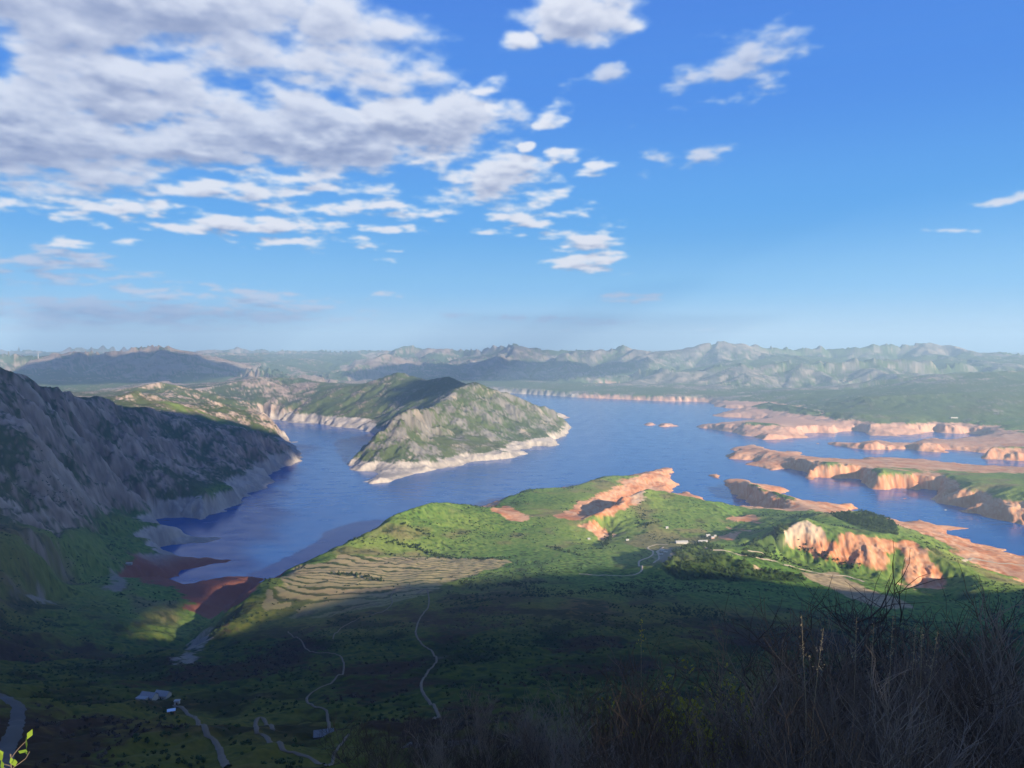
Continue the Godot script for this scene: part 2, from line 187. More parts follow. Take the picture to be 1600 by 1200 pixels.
	"pink_valley": [482, 6, -2356, 416, 12, -2254, 359, 15, -2136, 293, 18, -1996, 251, 22, -1868, 218, 26, -1753, 195, 30, -1633, 173, 38, -1511],
	"pink_slope": [121, 46, -1796, 169, 44, -1914, 240, 42, -2046, 319, 40, -2176],
	"dome_hill": [177, 62, -1617, 210, 77, -1692, 245, 86, -1767, 280, 90, -1805, 315, 91, -1833, 383, 82, -1861, 418, 75, -1842, 455, 70, -1805, 489, 68, -1739],
	"dome_spur": [283, 86, -1824, 287, 65, -1710, 285, 59, -1615],
	"plain": [203, 48, -1503, 270, 48, -1527, 334, 48, -1527, 408, 48, -1563, 482, 46, -1636],
	"plain_near": [45, 60, -1330, 111, 58, -1318, 181, 56, -1344, 245, 54, -1383],
	"bare_shelf": [499, 42, -1735, 549, 40, -1789, 580, 38, -1791],
	"wooded_knoll": [257, 97, -1246, 283, 99, -1283, 313, 101, -1302, 338, 100, -1302, 355, 96, -1283, 368, 93, -1246],
	"wooded_knoll_spur": [285, 97, -1291, 268, 80, -1292, 250, 62, -1286],
	"wooded_knoll_spur_two": [339, 98, -1308, 299, 88, -1242, 258, 80, -1176],
	"wooded_foot": [252, 52, -1358, 220, 54, -1301],
	"cliff_hill_crest": [368, 83, -1283, 406, 88, -1321, 449, 98, -1367, 487, 110, -1395, 521, 115, -1423, 542, 116, -1432, 560, 112, -1423, 581, 103, -1395, 601, 101, -1386, 637, 96, -1376, 695, 96, -1376, 730, 91, -1376, 739, 85, -1339, 736, 76, -1283, 736, 69, -1228, 722, 67, -1153],
	"cliff_hill_spur": [545, 114, -1440, 509, 92, -1406, 483, 64, -1390],
	"forest_dome": [629, 92, -1558, 676, 91, -1577, 738, 90, -1596, 772, 83, -1596, 780, 73, -1558, 764, 69, -1501],
	"cliff_foot": [462, 48, -1388, 509, 46, -1370, 556, 43, -1345, 588, 41, -1315, 617, 39, -1282, 640, 37, -1261, 687, 33, -1250, 740, 30, -1250],
	"road_line": [399, 52, -1433, 467, 48, -1384, 517, 46, -1332, 561, 44, -1301, 613, 44, -1208, 673, 42, -1169],
	"red_shelf": [904, 22, -1733, 909, 26, -1648, 933, 24, -1583, 958, 22, -1495, 979, 20, -1450, 1055, 20, -1313],
	"red_shelf_near": [843, 34, -1471, 863, 30, -1400, 883, 28, -1306, 938, 28, -1166],
	"slope_c": [-355, 82, -908, -308, 88, -955, -235, 92, -989, -145, 90, -1071, -76, 86, -1126, 51, 74, -1212, 165, 70, -1225, 257, 72, -1170, 361, 72, -1125, 460, 66, -1087, 544, 62, -1035, 689, 56, -1016],
	"slope_d": [-295, 125, -739, -236, 128, -795, -139, 132, -820, -93, 118, -917, -28, 135, -840, 74, 132, -868, 174, 136, -819, 265, 140, -782, 350, 140, -749, 480, 140, -705],
	"slope_e": [-280, 165, -633, -190, 190, -558, -139, 188, -584, -108, 170, -637, -55, 178, -644, 25, 200, -580, 89, 215, -524, 164, 225, -483, 262, 230, -439, 326, 230, -424],
	"slope_f": [-339, 255, -418, -285, 250, -417, -271, 222, -467, -247, 200, -517, -181, 225, -441, -131, 240, -405, -92, 235, -415, -66, 236, -427, -14, 250, -406, 30, 270, -353, 80, 285, -313, 126, 290, -294, 180, 300, -263],
	"slope_g": [-191, 318, -235, -175, 306, -256, -152, 296, -274, -126, 285, -293, -88, 290, -284, -46, 300, -267, 0, 310, -245, 34, 330, -201, 67, 350, -156, 90, 360, -131],
	"left_saddle": [-400, 230, -495, -378, 200, -555, -377, 165, -623, -346, 150, -634],
	"left_bench": [-562, 130, -735, -531, 110, -781, -523, 80, -855, -492, 66, -891, -458, 58, -905, -441, 45, -943],
	"left_bench_top": [-597, 150, -782, -624, 105, -920, -609, 80, -999, -535, 66, -1001, -486, 52, -1004, -460, 40, -1012],
	"left_bench_back": [-657, 160, -863, -668, 110, -986, -654, 75, -1088, -586, 60, -1118, -514, 45, -1146, -479, 30, -1204],
	"left_red_ridge": [-527, 26, -1246, -497, 34, -1277, -486, 32, -1322, -474, 14, -1386],
	"left_red_point": [-642, 40, -1321, -628, 32, -1378, -612, 20, -1450, -592, 7, -1525],
	"streambed": [-419, 42, -954, -433, 36, -1000, -447, 28, -1064, -452, 20, -1134, -457, 14, -1205, -460, 6, -1295],
	"left_basin": [-717, 70, -1145, -713, 55, -1222, -696, 45, -1287, -678, 36, -1316, -673, 14, -1339],
	"left_headland": [-764, 46, -1550, -748, 42, -1586, -762, 26, -1682],
	"left_headland_back": [-773, 90, -1273, -812, 62, -1460, -795, 52, -1547],
	"left_slope_foot": [-706, 170, -1047, -734, 150, -1178, -821, 95, -1478, -878, 52, -1756],
	"grey_point": [-770, 44, -1833, -748, 40, -1895, -753, 24, -2016],
	"grey_point_two": [-802, 42, -1871, -779, 44, -2019, -757, 40, -2176, -765, 30, -2280],
	"own_ridge": [-700, 440, 330, -300, 475, 300, 0, 505, 280, 140, 530, 262, 230, 552, 252, 330, 554, 250, 592, 543, 250, 684, 570, 250, 774, 596, 250, 843, 608, 250, 925, 626, 250, 987, 639, 250, 1025, 639, 250, 1033, 628, 250, 1148, 647, 250, 1242, 658, 250, 1339, 661, 250, 1444, 680, 250, 1530, 696, 250, 1580, 696, 250, 1478, 673, 250, 1504, 665, 250, 1524, 655, 250, 1599, 646, 250, 1662, 639, 250, 1673, 614, 250, 1656, 587, 250, 1850, 560, 260, 2100, 500, 300, 2600, 450, 350],
	"own_shoulder": [0, 449, 30, 0, 448, 4, 0, 440, -14, 0, 424, -42, 0, 398, -88],
	"own_shoulder_east": [0, 449, 30, 60, 462, 60, 160, 480, 110, 350, 510, 180],
	"east_flank": [110, 395, -60, 230, 330, -160, 420, 240, -380, 640, 150, -700],
}

const PAINT := {
	"rock massif": [-2600, -900, -900, -900, -790, -1150, -790, -1400, -900, -1750, -830, -1900, -800, -2300, -800, -2950, -1300, -3000, -2600, -3000],
	"rock hills": [-2600, -2900, -1500, -2950, -1000, -3300, -1100, -4000, -1250, -5000, -2600, -5600],
	"rock central": [-600, -2700, -430, -2440, 0, -2930, 320, -3700, 300, -4000, -150, -3900, -350, -3500],
	"smooth ridge": [-900, 60, 2900, 60, 2900, 395, -900, 395],
	"smooth mid": [-380, -900, -400, -1250, -200, -1750, 0, -1900, 360, -2400, 520, -1900, 560, -1500, 760, -1200, 900, -600, 300, -200, -300, -300],
	"grey west": [-2600, -1400, -690, -1470, -400, -2200, 150, -2900, 450, -3600, 300, -4600, 700, -7200, -2600, -7200],
	"red cliff one": [541, -1430, 514, -1413, 494, -1390, 518, -1396, 531, -1385, 558, -1343, 580, -1359, 582, -1381, 565, -1414],
	"red cliff two": [596, -1382, 616, -1382, 629, -1371, 642, -1360, 655, -1324, 647, -1303, 614, -1318, 585, -1333, 566, -1349, 591, -1376],
	"red cliff three": [635, -1366, 688, -1366, 675, -1334, 656, -1329, 643, -1350],
	"red cliff four": [687, -1355, 727, -1371, 709, -1314, 726, -1284, 715, -1230, 686, -1248, 661, -1278, 687, -1324],
	"red strip one": [474, -1678, 554, -1758, 518, -1572, 513, -1648],
	"red strip two": [451, -1636, 483, -1560, 466, -1515, 461, -1588],
	"red strip three": [418, -1526, 454, -1520, 424, -1459, 410, -1476],
	"red bay": [-50, -1703, -16, -1889, 17, -1721, 36, -1660, 27, -1630, 0, -1624, -21, -1654],
	"red slope": [92, -1678, 167, -1896, 238, -2027, 344, -2220, 469, -2329, 296, -1760, 232, -1672, 202, -1660, 138, -1642],
	"red slope two": [143, -1618, 187, -1648, 205, -1647, 210, -1605, 185, -1570, 168, -1600],
	"red west": [-517, -1408, -472, -1440, -375, -1109, -374, -1053, -472, -1187, -493, -1178, -500, -1258],
	"red knoll": [390, -1222, 407, -1236, 409, -1227, 389, -1213],
	"terrace bowl": [-341, -1074, -370, -1269, -325, -1284, -296, -1349, -249, -1344, -117, -1384, 0, -1349, -32, -1246, -78, -1158, -102, -1100, -132, -1037, -196, -964, -286, -964, -333, -1008],
	"field beige": [473, -1250, 572, -1328, 555, -1259, 584, -1152, 581, -1098, 531, -1081, 503, -1143, 479, -1207],
	"wood dome": [656, -1562, 738, -1596, 956, -1961, 776, -1538, 700, -1382, 666, -1413, 661, -1511],
	"wood knoll": [263, -1247, 318, -1422, 356, -1459, 354, -1271, 344, -1237, 258, -1175, 236, -1218],
	"wood knoll east": [348, -1251, 394, -1227, 459, -1236, 464, -1193, 345, -1166, 279, -1180],
	"wood cliff west": [369, -1251, 486, -1444, 537, -1435, 504, -1408, 467, -1345, 423, -1285],
	"dry plain": [243, -1559, 321, -1589, 402, -1594, 415, -1492, 309, -1411, 261, -1406, 225, -1481],
	"pale quarry": [258, -1380, 284, -1432, 299, -1406, 261, -1247, 243, -1251],
	"pale streambed": [-304, -686, -442, -1021, -428, -1030, -407, -1026, -364, -894, -294, -689],
	"pale west rock": [-626, -1165, -674, -1278, -696, -1313, -694, -1348, -690, -1368, -613, -1193],
	"pale west flat": [-656, -1020, -675, -1079, -667, -1095, -648, -1057],
}

var fine := PackedFloat32Array()
var shore := PackedFloat32Array()
var coarse := PackedFloat32Array()
var mask := {}
var n_warp := FastNoiseLite.new()
var n_big := FastNoiseLite.new()
var n_mid := FastNoiseLite.new()
var n_fine := FastNoiseLite.new()
var n_cell := FastNoiseLite.new()
var n_crag := FastNoiseLite.new()
var rng := RandomNumberGenerator.new()
var hash_x := PackedFloat32Array()
var hash_y := PackedFloat32Array()


func _ready() -> void:
	rng.seed = 71
	view_and_light()
	noises()
	heights()
	paint_masks()
	terrain()
	water()
	things()


func view_and_light() -> void:
	var cam := Camera3D.new()
	cam.name = "camera"
	cam.fov = 53.0
	cam.near = 0.3
	cam.far = 40000.0
	cam.position = Vector3(0, EYE, 0)
	cam.rotation.x = -0.05647
	add_child(cam)
	cam.current = true
	var env := Environment.new()
	env.background_mode = Environment.BG_SKY
	var sky := Sky.new()
	var sm := PanoramaSkyMaterial.new()
	sm.panorama = ImageTexture.create_from_image(sky_image())
	sky.sky_material = sm
	env.sky = sky
	env.background_energy_multiplier = 0.375
	env.tonemap_mode = Environment.TONE_MAPPER_LINEAR
	env.tonemap_exposure = 2.7
	env.sdfgi_enabled = true
	env.ssao_enabled = true
	env.ssil_enabled = true
	env.fog_enabled = true
	env.fog_light_color = Color(0.74, 0.89, 1.0)
	env.fog_density = 0.000092
	var we := WorldEnvironment.new()
	we.name = "air"
	we.environment = env
	add_child(we)
	var sun := DirectionalLight3D.new()
	sun.name = "sun"
	sun.light_energy = 1.6
	sun.light_color = Color(1.0, 0.93, 0.82)
	sun.light_angular_distance = 0.4
	sun.shadow_enabled = true
	sun.directional_shadow_max_distance = 20000.0
	sun.rotation = Vector3(deg_to_rad(-SUN_UP), deg_to_rad(SUN_ROUND), 0)
	add_child(sun)


func noises() -> void:
	for p in [[n_warp, 3, 0.004, 3], [n_big, 11, 0.0016, 4], [n_mid, 23, 0.011, 4], [n_fine, 37, 0.075, 4]]:
		var n: FastNoiseLite = p[0]
		n.noise_type = FastNoiseLite.TYPE_SIMPLEX_SMOOTH
		n.seed = p[1]
		n.frequency = p[2]
		n.fractal_type = FastNoiseLite.FRACTAL_FBM
		n.fractal_octaves = p[3]
	n_crag.noise_type = FastNoiseLite.TYPE_SIMPLEX_SMOOTH
	n_crag.seed = 61
	n_crag.frequency = 0.012
	n_crag.fractal_type = FastNoiseLite.FRACTAL_RIDGED
	n_crag.fractal_octaves = 5
	n_crag.domain_warp_enabled = true
	n_crag.domain_warp_amplitude = 30.0
	n_crag.domain_warp_frequency = 0.01
	n_cell.noise_type = FastNoiseLite.TYPE_CELLULAR
	n_cell.seed = 5
	n_cell.frequency = 0.05
	n_cell.fractal_type = FastNoiseLite.FRACTAL_NONE
	var r := RandomNumberGenerator.new()
	r.seed = 1234
	hash_x.resize(4096)
	hash_y.resize(4096)
	for i in 4096:
		hash_x[i] = r.randf() - 0.5
		hash_y[i] = r.randf() - 0.5


# ------------------------------------------------------------------ heights
# Crests, feet and shorelines are fixed; the land between them is relaxed like a stretched sheet, coarse grid first.
func relax(h: PackedFloat32Array, fixed: PackedByteArray, nx: int, nz: int, rounds: int) -> PackedFloat32Array:
	for r in rounds:
		for odd in 2:
			for j in range(1, nz - 1):
				var i := 1 + (j + odd) % 2
				var k := j * nx + i
				while i < nx - 1:
					if fixed[k] == 0:
						h[k] += 1.6 * ((h[k - 1] + h[k + 1] + h[k - nx] + h[k + nx]) * 0.25 - h[k])
					i += 2
					k += 2
	return h


func lay_lines(h: PackedFloat32Array, fixed: PackedByteArray, nx: int, nz: int, x0: float, z0: float, s: float) -> void:
	for key: String in RIDGES:
		var p: Array = RIDGES[key]
		for n in range(0, p.size() - 3, 3):
			var a := Vector3(p[n], p[n + 1], p[n + 2])
			var b := Vector3(p[n + 3], p[n + 4], p[n + 5])
			var steps := int(ceil(Vector2(b.x - a.x, b.z - a.z).length() / (s * 0.6))) + 1
			for q in steps + 1:
				var c := a.lerp(b, float(q) / steps)
				var i := int(round((c.x - x0) / s))
				var j := int(round((c.z - z0) / s))
				if i > 0 and j > 0 and i < nx - 1 and j < nz - 1:
					h[j * nx + i] = c.y
					fixed[j * nx + i] = 1


# Fills the inside of a ring of x, z pairs on the fine grid.
func fill(grid: PackedFloat32Array, ring: PackedVector2Array, value: float) -> void:
	var lo := 1e9
	var hi := -1e9
	for p in ring:
		lo = minf(lo, p.y)
		hi = maxf(hi, p.y)
	for j in range(maxi(0, int((lo - FZ) / FS)), mini(FNZ - 1, int((hi - FZ) / FS) + 1) + 1):
		var z := FZ + j * FS + 0.01
		var cuts := PackedFloat32Array()
		for n in ring.size():
			var a := ring[n]
			var b := ring[(n + 1) % ring.size()]
			if (a.y > z) != (b.y > z):
				cuts.append(a.x + (z - a.y) / (b.y - a.y) * (b.x - a.x))
		cuts.sort()
		for c in range(0, cuts.size() - 1, 2):
			for i in range(maxi(0, int(ceil((cuts[c] - FX) / FS))), mini(FNX - 1, int(floor((cuts[c + 1] - FX) / FS))) + 1):
				grid[j * FNX + i] = value


func ring_of(flat: Array) -> PackedVector2Array:
	var out := PackedVector2Array()
	for n in range(0, flat.size(), 2):
		out.append(Vector2(flat[n], flat[n + 1]))
	return out


func near_shore(d: PackedFloat32Array, ring: PackedVector2Array) -> void:
	const REACH := 90.0
	for n in ring.size():
		var a := ring[n]
		var b := ring[(n + 1) % ring.size()]
		var ab := b - a
		var l2 := maxf(ab.length_squared(), 0.01)
		for j in range(maxi(0, int((minf(a.y, b.y) - REACH - FZ) / FS)), mini(FNZ - 1, int((maxf(a.y, b.y) + REACH - FZ) / FS)) + 1):
			var pz := FZ + j * FS - a.y
			for i in range(maxi(0, int((minf(a.x, b.x) - REACH - FX) / FS)), mini(FNX - 1, int((maxf(a.x, b.x) + REACH - FX) / FS)) + 1):
				var px := FX + i * FS - a.x
				var t := clampf((px * ab.x + pz * ab.y) / l2, 0.0, 1.0)
				var ex := px - ab.x * t
				var ez := pz - ab.y * t
				var dd := ex * ex + ez * ez
				var k := j * FNX + i
				if dd < d[k]:
					d[k] = dd


func heights() -> void:
	var lake := ring_of(LAKE)
	var wet := PackedFloat32Array()
	wet.resize(FNX * FNZ)
	fill(wet, lake, 1.0)
	var d := PackedFloat32Array()
	d.resize(FNX * FNZ)
	d.fill(8100.0)
	near_shore(d, lake)
	for islet: Array in ISLETS:
		var r := ring_of(islet)
		fill(wet, r, 0.0)
		near_shore(d, r)
	shore.resize(FNX * FNZ)
	for k in FNX * FNZ:
		shore[k] = sqrt(d[k]) * (-1.0 if wet[k] > 0.5 else 1.0)
	# coarse grid, itself started from a quarter of its size
	var q := 4
	var n4x := (CNX - 1) / q + 1
	var n4z := (CNZ - 1) / q + 1
	var h4 := PackedFloat32Array()
	h4.resize(n4x * n4z)
	h4.fill(60.0)
	var f4 := PackedByteArray()
	f4.resize(n4x * n4z)
	rim(h4, f4, n4x, n4z, CX, CZ, CS * q)
	lay_lines(h4, f4, n4x, n4z, CX, CZ, CS * q)
	h4 = relax(h4, f4, n4x, n4z, 160)
	coarse.resize(CNX * CNZ)
	var fc := PackedByteArray()
	fc.resize(CNX * CNZ)
	for j in CNZ:
		for i in CNX:
			coarse[j * CNX + i] = sample(h4, n4x, n4z, float(i) / q, float(j) / q)
	rim(coarse, fc, CNX, CNZ, CX, CZ, CS)
	for j in CNZ:
		for i in CNX:
			var x := CX + i * CS
			var z := CZ + j * CS
			if x > FX and z > FZ and x < FX + (FNX - 1) * FS and z < FZ + (FNZ - 1) * FS:
				if shore[int((z - FZ) / FS) * FNX + int((x - FX) / FS)] < -20.0:
					coarse[j * CNX + i] = 0.0
					fc[j * CNX + i] = 1
	lay_lines(coarse, fc, CNX, CNZ, CX, CZ, CS)
	coarse = relax(coarse, fc, CNX, CNZ, 40)
	massifs(fc, -5300.0, "", 0.2)
	for near_crest in ["sunlit", "grey", "brown"]:
		massifs(fc, 0.0, near_crest, 0.36)
	for r in 3:
		var was := coarse.duplicate()
		for j in range(1, CNZ - 1):
			for i in range(1, CNX - 1):
				var k := j * CNX + i
				coarse[k] = was[k] * 0.4 + (was[k - 1] + was[k + 1] + was[k - CNX] + was[k + CNX]) * 0.15
	fine.resize(FNX * FNZ)
	var ff := PackedByteArray()
	ff.resize(FNX * FNZ)
	for j in FNZ:
		for i in FNX:
			var k := j * FNX + i
			if shore[k] < 0.0:
				ff[k] = 1
			else:
				fine[k] = sample(coarse, CNX, CNZ, (FX + i * FS - CX) / CS, (FZ + j * FS - CZ) / CS)
				var ci := int(round((FX + i * FS - CX) / CS))
				var cj := int(round((FZ + j * FS - CZ) / CS))
				if (j < 255 or held[cj * CNX + ci] == 1) and shore[k] > 85.0:
					ff[k] = 1
	lay_lines(fine, ff, FNX, FNZ, FX, FZ, FS)
	fine = relax(fine, ff, FNX, FNZ, 24)
	# the sheet has creases where lines were laid: round them a little
	for r in 2:
		var src := fine.duplicate()
		for j in range(1, FNZ - 1):
			for i in range(1, FNX - 1):
				var k := j * FNX + i
				if shore[k] > 15.0:
					fine[k] = src[k] * 0.4 + (src[k - 1] + src[k + 1] + src[k - FNX] + src[k + FNX]) * 0.15


# Beyond the lake every crest stands on flanks of its own, whose slope is that of worn hills.
var held := PackedByteArray()


func massifs(wet: PackedByteArray, beyond: float, named: String, steep: float) -> void:
	held.resize(CNX * CNZ)
	var e := PackedFloat32Array()
	e.resize(CNX * CNZ)
	e.fill(-1000.0)
	for key: String in RIDGES:
		var p: Array = RIDGES[key]
		if p[2] > beyond or not key.begins_with(named) or key.begins_with("own"):
			continue
		for n in range(0, p.size() - 3, 3):
			var a := Vector3(p[n], p[n + 1], p[n + 2])
			var b := Vector3(p[n + 3], p[n + 4], p[n + 5])
			var steps := int(a.distance_to(b) / 40.0) + 1
			for q in steps + 1:
				var c := a.lerp(b, float(q) / steps)
				var k := int(round((c.z - CZ) / CS)) * CNX + int(round((c.x - CX) / CS))
				e[k] = maxf(e[k], c.y + smoothstep(-5800.0, -7500.0, c.z) * 52.0)
	for r in 2:
		for down in [1, -1]:
			for jj in range(1, CNZ - 1):
				var j: int = jj if down == 1 else CNZ - 1 - jj
				for ii in range(1, CNX - 1):
					var i: int = ii if down == 1 else CNX - 1 - ii
					var k := j * CNX + i
					var slope := steep + 0.45 * steep * n_big.get_noise_2d(CX + i * CS, CZ + j * CS)
					var best := maxf(e[k - down], e[k - down * CNX]) - slope * CS
					best = maxf(best, maxf(e[k - down * CNX - 1], e[k - down * CNX + 1]) - slope * CS * 1.414)
					if best > e[k]:
						e[k] = best
	for k in CNX * CNZ:
		if not (wet[k] == 1 and coarse[k] == 0.0):
			if e[k] > coarse[k]:
				coarse[k] = e[k]
				held[k] = 1


func rim(h: PackedFloat32Array, f: PackedByteArray, nx: int, nz: int, _x0: float, z0: float, s: float) -> void:
	for j in nz:
		for i in nx:
			if i == 0 or j == 0 or i == nx - 1 or j == nz - 1:
				var z := z0 + j * s
				h[j * nx + i] = 120.0 if z < 0.0 else 420.0
				f[j * nx + i] = 1


func sample(g: PackedFloat32Array, nx: int, nz: int, u: float, v: float) -> float:
	u = clampf(u, 0.0, nx - 1.001)
	v = clampf(v, 0.0, nz - 1.001)
	var i := int(u)
	var j := int(v)
	var fu := u - i
	var fv := v - j
	var k := j * nx + i
	var a := g[k] + (g[k + 1] - g[k]) * fu
	var b := g[k + nx] + (g[k + nx + 1] - g[k + nx]) * fu
	return a + (b - a) * fv


# The smooth lie of the land: x = height, y = distance from the shore (under water: negative).
func lie(x: float, z: float) -> Vector2:
	if x < FX + 20.0 or z < FZ + 20.0 or x > FX + (FNX - 3) * FS or z > FZ + (FNZ - 3) * FS:
		return Vector2(sample(coarse, CNX, CNZ, (x - CX) / CS, (z - CZ) / CS) + 4.0, 90.0)
	var wx := x
	var wz := z
	var a := 4.0 + minf(0.0022 * absf(z), 7.0)
	wx += n_mid.get_noise_2d(x * 1.1, z * 1.1) * a * 2.2
	wz += n_mid.get_noise_2d(z * 1.1 + 900.0, x * 1.1) * a * 2.2
	var u := (wx - FX) / FS
	var v := (wz - FZ) / FS
	var s := sample(shore, FNX, FNZ, u, v)
	if s <= 0.0:
		return Vector2(maxf(s * 0.35, -18.0), s)
	var h := maxf(sample(fine, FNX, FNZ, u, v), 0.0)
	var e := minf(s / 26.0, 1.0)
	e = e * e * (3.0 - 2.0 * e)
	h = h * (0.25 + 0.75 * e) * minf(s / 5.0, 1.0) + 5.0 * (1.0 - exp(-s / 14.0))
	var edge := minf(minf(x - FX, FX + (FNX - 1) * FS - x), minf(z - FZ, FZ + (FNZ - 1) * FS - z))
	if edge < 320.0:
		var c := sample(coarse, CNX, CNZ, (x - CX) / CS, (z - CZ) / CS) + 4.0
		h = lerpf(c, h, smoothstep(20.0, 320.0, edge))
	return Vector2(h, s)


func sheet(x: float, z: float) -> float:
	if x < FX + 20.0 or z < FZ + 130.0 or x > FX + (FNX - 3) * FS or z > FZ + (FNZ - 3) * FS:
		return sample(coarse, CNX, CNZ, (x - CX) / CS, (z - CZ) / CS)
	return sample(fine, FNX, FNZ, (x - FX) / FS, (z - FZ) / FS)


# One octave of running-water relief: ripples across the slope's contour, so that ribs and gullies run downhill. x = relief -1..1, y and z = its slope.
func ribs(px: float, pz: float, dx: float, dz: float) -> Vector3:
	var ix := int(floor(px))
	var iz := int(floor(pz))
	var fx := px - ix
	var fz := pz - iz
	var va := 0.0
	var vd := 0.0
	var wt := 0.0001
	for j in range(-1, 2):
		for i in range(-1, 2):
			var k := ((ix + i) * 73 + (iz + j) * 1609) & 4095
			var ex := fx - i - 0.5 - hash_x[k]
			var ez := fz - j - 0.5 - hash_y[k]
			var w := 1.0 - (ex * ex + ez * ez) * 0.52
			if w > 0.0:
				w = w * w * w
				var m := (ex * dx + ez * dz) * TAU
				va += cos(m) * w
				vd -= sin(m) * w
				wt += w
	return Vector3(va / wt, vd / wt * dx, vd / wt * dz)


const LAMS := [2900.0, 1500.0, 760.0, 380.0, 190.0, 95.0, 46.0, 22.0]
const FAR_AMP := [0.012, 0.027, 0.05, 0.058, 0.042, 0.024, 0.0, 0.0]

# The land as it is: x = height, y = distance from the shore, z = relief (ribs +, gullies -), w = slope of the smooth land.
func land(x: float, z: float, detail: bool) -> Vector4:
	var b := lie(x, z)
	if b.y < -12.0:
		return Vector4(b.x, b.y, 0.0, 0.0)
	var e := clampf(absf(z) * 0.016, 14.0, 110.0)
	var gx := (sheet(x + e, z) - sheet(x - e, z)) / (2.0 * e)
	var gz := (sheet(x, z + e) - sheet(x, z - e)) / (2.0 * e)
	var slope := sqrt(gx * gx + gz * gz)
	var h := b.x
	var rel := 0.0
	var d := sqrt(x * x + z * z)
	if detail and d > 150.0:
		var s := clampf(slope, 0.0, 0.9)
		if masked("terrace", x, z) + mid_edge(x, z) > 0.45 and b.y > 30.0:
			var t := h / 2.2 + n_mid.get_noise_2d(x * 0.7, z * 0.7) * 0.4 + n_fine.get_noise_2d(x * 0.5, z * 0.5) * 0.1
			h += (smoothstep(0.62, 0.98, t - floor(t)) - (t - floor(t))) * 2.2 * 0.8
		var keep := smoothstep(0.0, 26.0, b.y) * 0.8 + 0.2
		if b.y < 0.0:
			keep = 0.0
		var px := gz
		var pz := -gx
		var rough := rugged(x, z)
		var redness := maxf(masked("red", x, z), smoothstep(WATERMARK + 8.0, WATERMARK - 6.0, h) * smoothstep(-150.0, 100.0, x))
		var amp_sum := 0.0
		var far := smoothstep(-4800.0, -6300.0, z)
		for o in 8:
			var lam: float = LAMS[o]
			if lam < d * 0.006 or lam > 40.0 + d * 0.085 and far == 0.0 or far > 0.9 and FAR_AMP[o] == 0.0:
				continue
			var l := sqrt(px * px + pz * pz) + lerpf(0.03, 0.003, far)
			var r := ribs(x / lam + o * 7.3, z / lam - o * 3.1, px / l, pz / l)
			var a := 0.0
			if lam < 40.0 + d * 0.085:
				a = lam * 0.12 * s * lerpf(rough, [0.2, 0.2, 0.2, 0.25, 0.3, 0.36, 0.5, 0.9][o], redness) * keep * (1.0 - far)
			a += lam * FAR_AMP[o] * far * smoothstep(15.0, 88.0, b.y) * smoothstep(45.0, 190.0, b.x) * (0.55 + 0.45 * smoothstep(0.03, 0.16, slope))
			if o == 7:
				a *= 1.3
			h += (r.x - lerpf(0.2, 0.75, far)) * a
			rel += r.x * a
			amp_sum += a
			px += r.z * a / lam * 5.0
			pz -= r.y * a / lam * 5.0
		if amp_sum > 0.0:
			rel /= amp_sum
		h += n_mid.get_noise_2d(x, z) * (1.0 + 4.0 * s * rough) * keep
		h += n_fine.get_noise_2d(x, z) * (0.3 + (1.6 + 1.6 * redness) * s * minf(maxf(rough, redness), 1.0)) * (keep * 0.8 + 0.2)
		var crag := masked("rock", x, z)
		if crag > 0.05:
			h += n_crag.get_noise_2d(x, z) * (15.0 if x < -700.0 else 9.0) * crag * s * keep
		if redness > 0.1:
			h += n_fine.get_noise_2d(x * 2.1, z * 2.1) * 2.2 * redness * s
	else:
		h += n_fine.get_noise_2d(x, z) * 0.3
	if b.y > 0.0:
		h = maxf(h, 0.15 + b.y * 0.05)
	else:
		h = minf(h, -0.1)
	return Vector4(h, b.y, rel, slope)


# ragged edges for what is laid out in patches
func mid_edge(x: float, z: float) -> float:
	return n_mid.get_noise_2d(x * 0.9 + 500.0, z * 0.9) * 0.75


func rugged(x: float, z: float) -> float:
	var r := 0.75
	r = lerpf(r, 1.1, masked("rock", x, z))
	r = lerpf(r, 0.75, masked("smooth", x, z))
	return r


func masked(what: String, x: float, z: float) -> float:
	var g: PackedFloat32Array = mask[what]
	if x < FX or z < FZ or x > FX + (FNX - 1) * FS or z > FZ + (FNZ - 1) * FS:
		return 0.0
	return sample(g, FNX, FNZ, (x - FX) / FS, (z - FZ) / FS)


func paint_masks() -> void:
	for what in ["rock", "smooth", "grey", "red", "terrace", "field", "wood", "pale", "dry"]:
		var g := PackedFloat32Array()
		g.resize(FNX * FNZ)
		mask[what] = g
	for key: String in PAINT:
		var p: Array = PAINT[key]
		var what: String = key.get_slice(" ", 0)
		var g: PackedFloat32Array = mask[what]
		fill(g, ring_of(p), 1.0)
		mask[what] = g
	for what: String in mask:
		var g: PackedFloat32Array = mask[what]
		var rounds := 8 if what in ["rock", "smooth", "grey"] else 1
		for r in rounds:
			var src := g.duplicate()
			for j in range(1, FNZ - 1):
				for i in range(1, FNX - 1):
					var k := j * FNX + i
					var sum := src[k - 1] + src[k + 1] + src[k - FNX] + src[k + FNX]
					if sum != src[k] * 4.0:
						g[k] = src[k] * 0.4 + sum * 0.15
		mask[what] = g


# ------------------------------------------------------------------ the terrain's mesh: rings that widen with distance
var col_az := PackedFloat32Array()
var rows := PackedFloat32Array()
var strips := []
var lock := Mutex.new()
var m_land: StandardMaterial3D


func make_rows() -> void:
	var r := 5.0
	while r < 26000.0:
		rows.append(r)
		if r < 250.0:
			r *= 1.022
		elif r < 800.0:
			r *= 1.0062
		elif r < 4600.0:
			r *= 1.0029
		else:
			r *= 1.0066


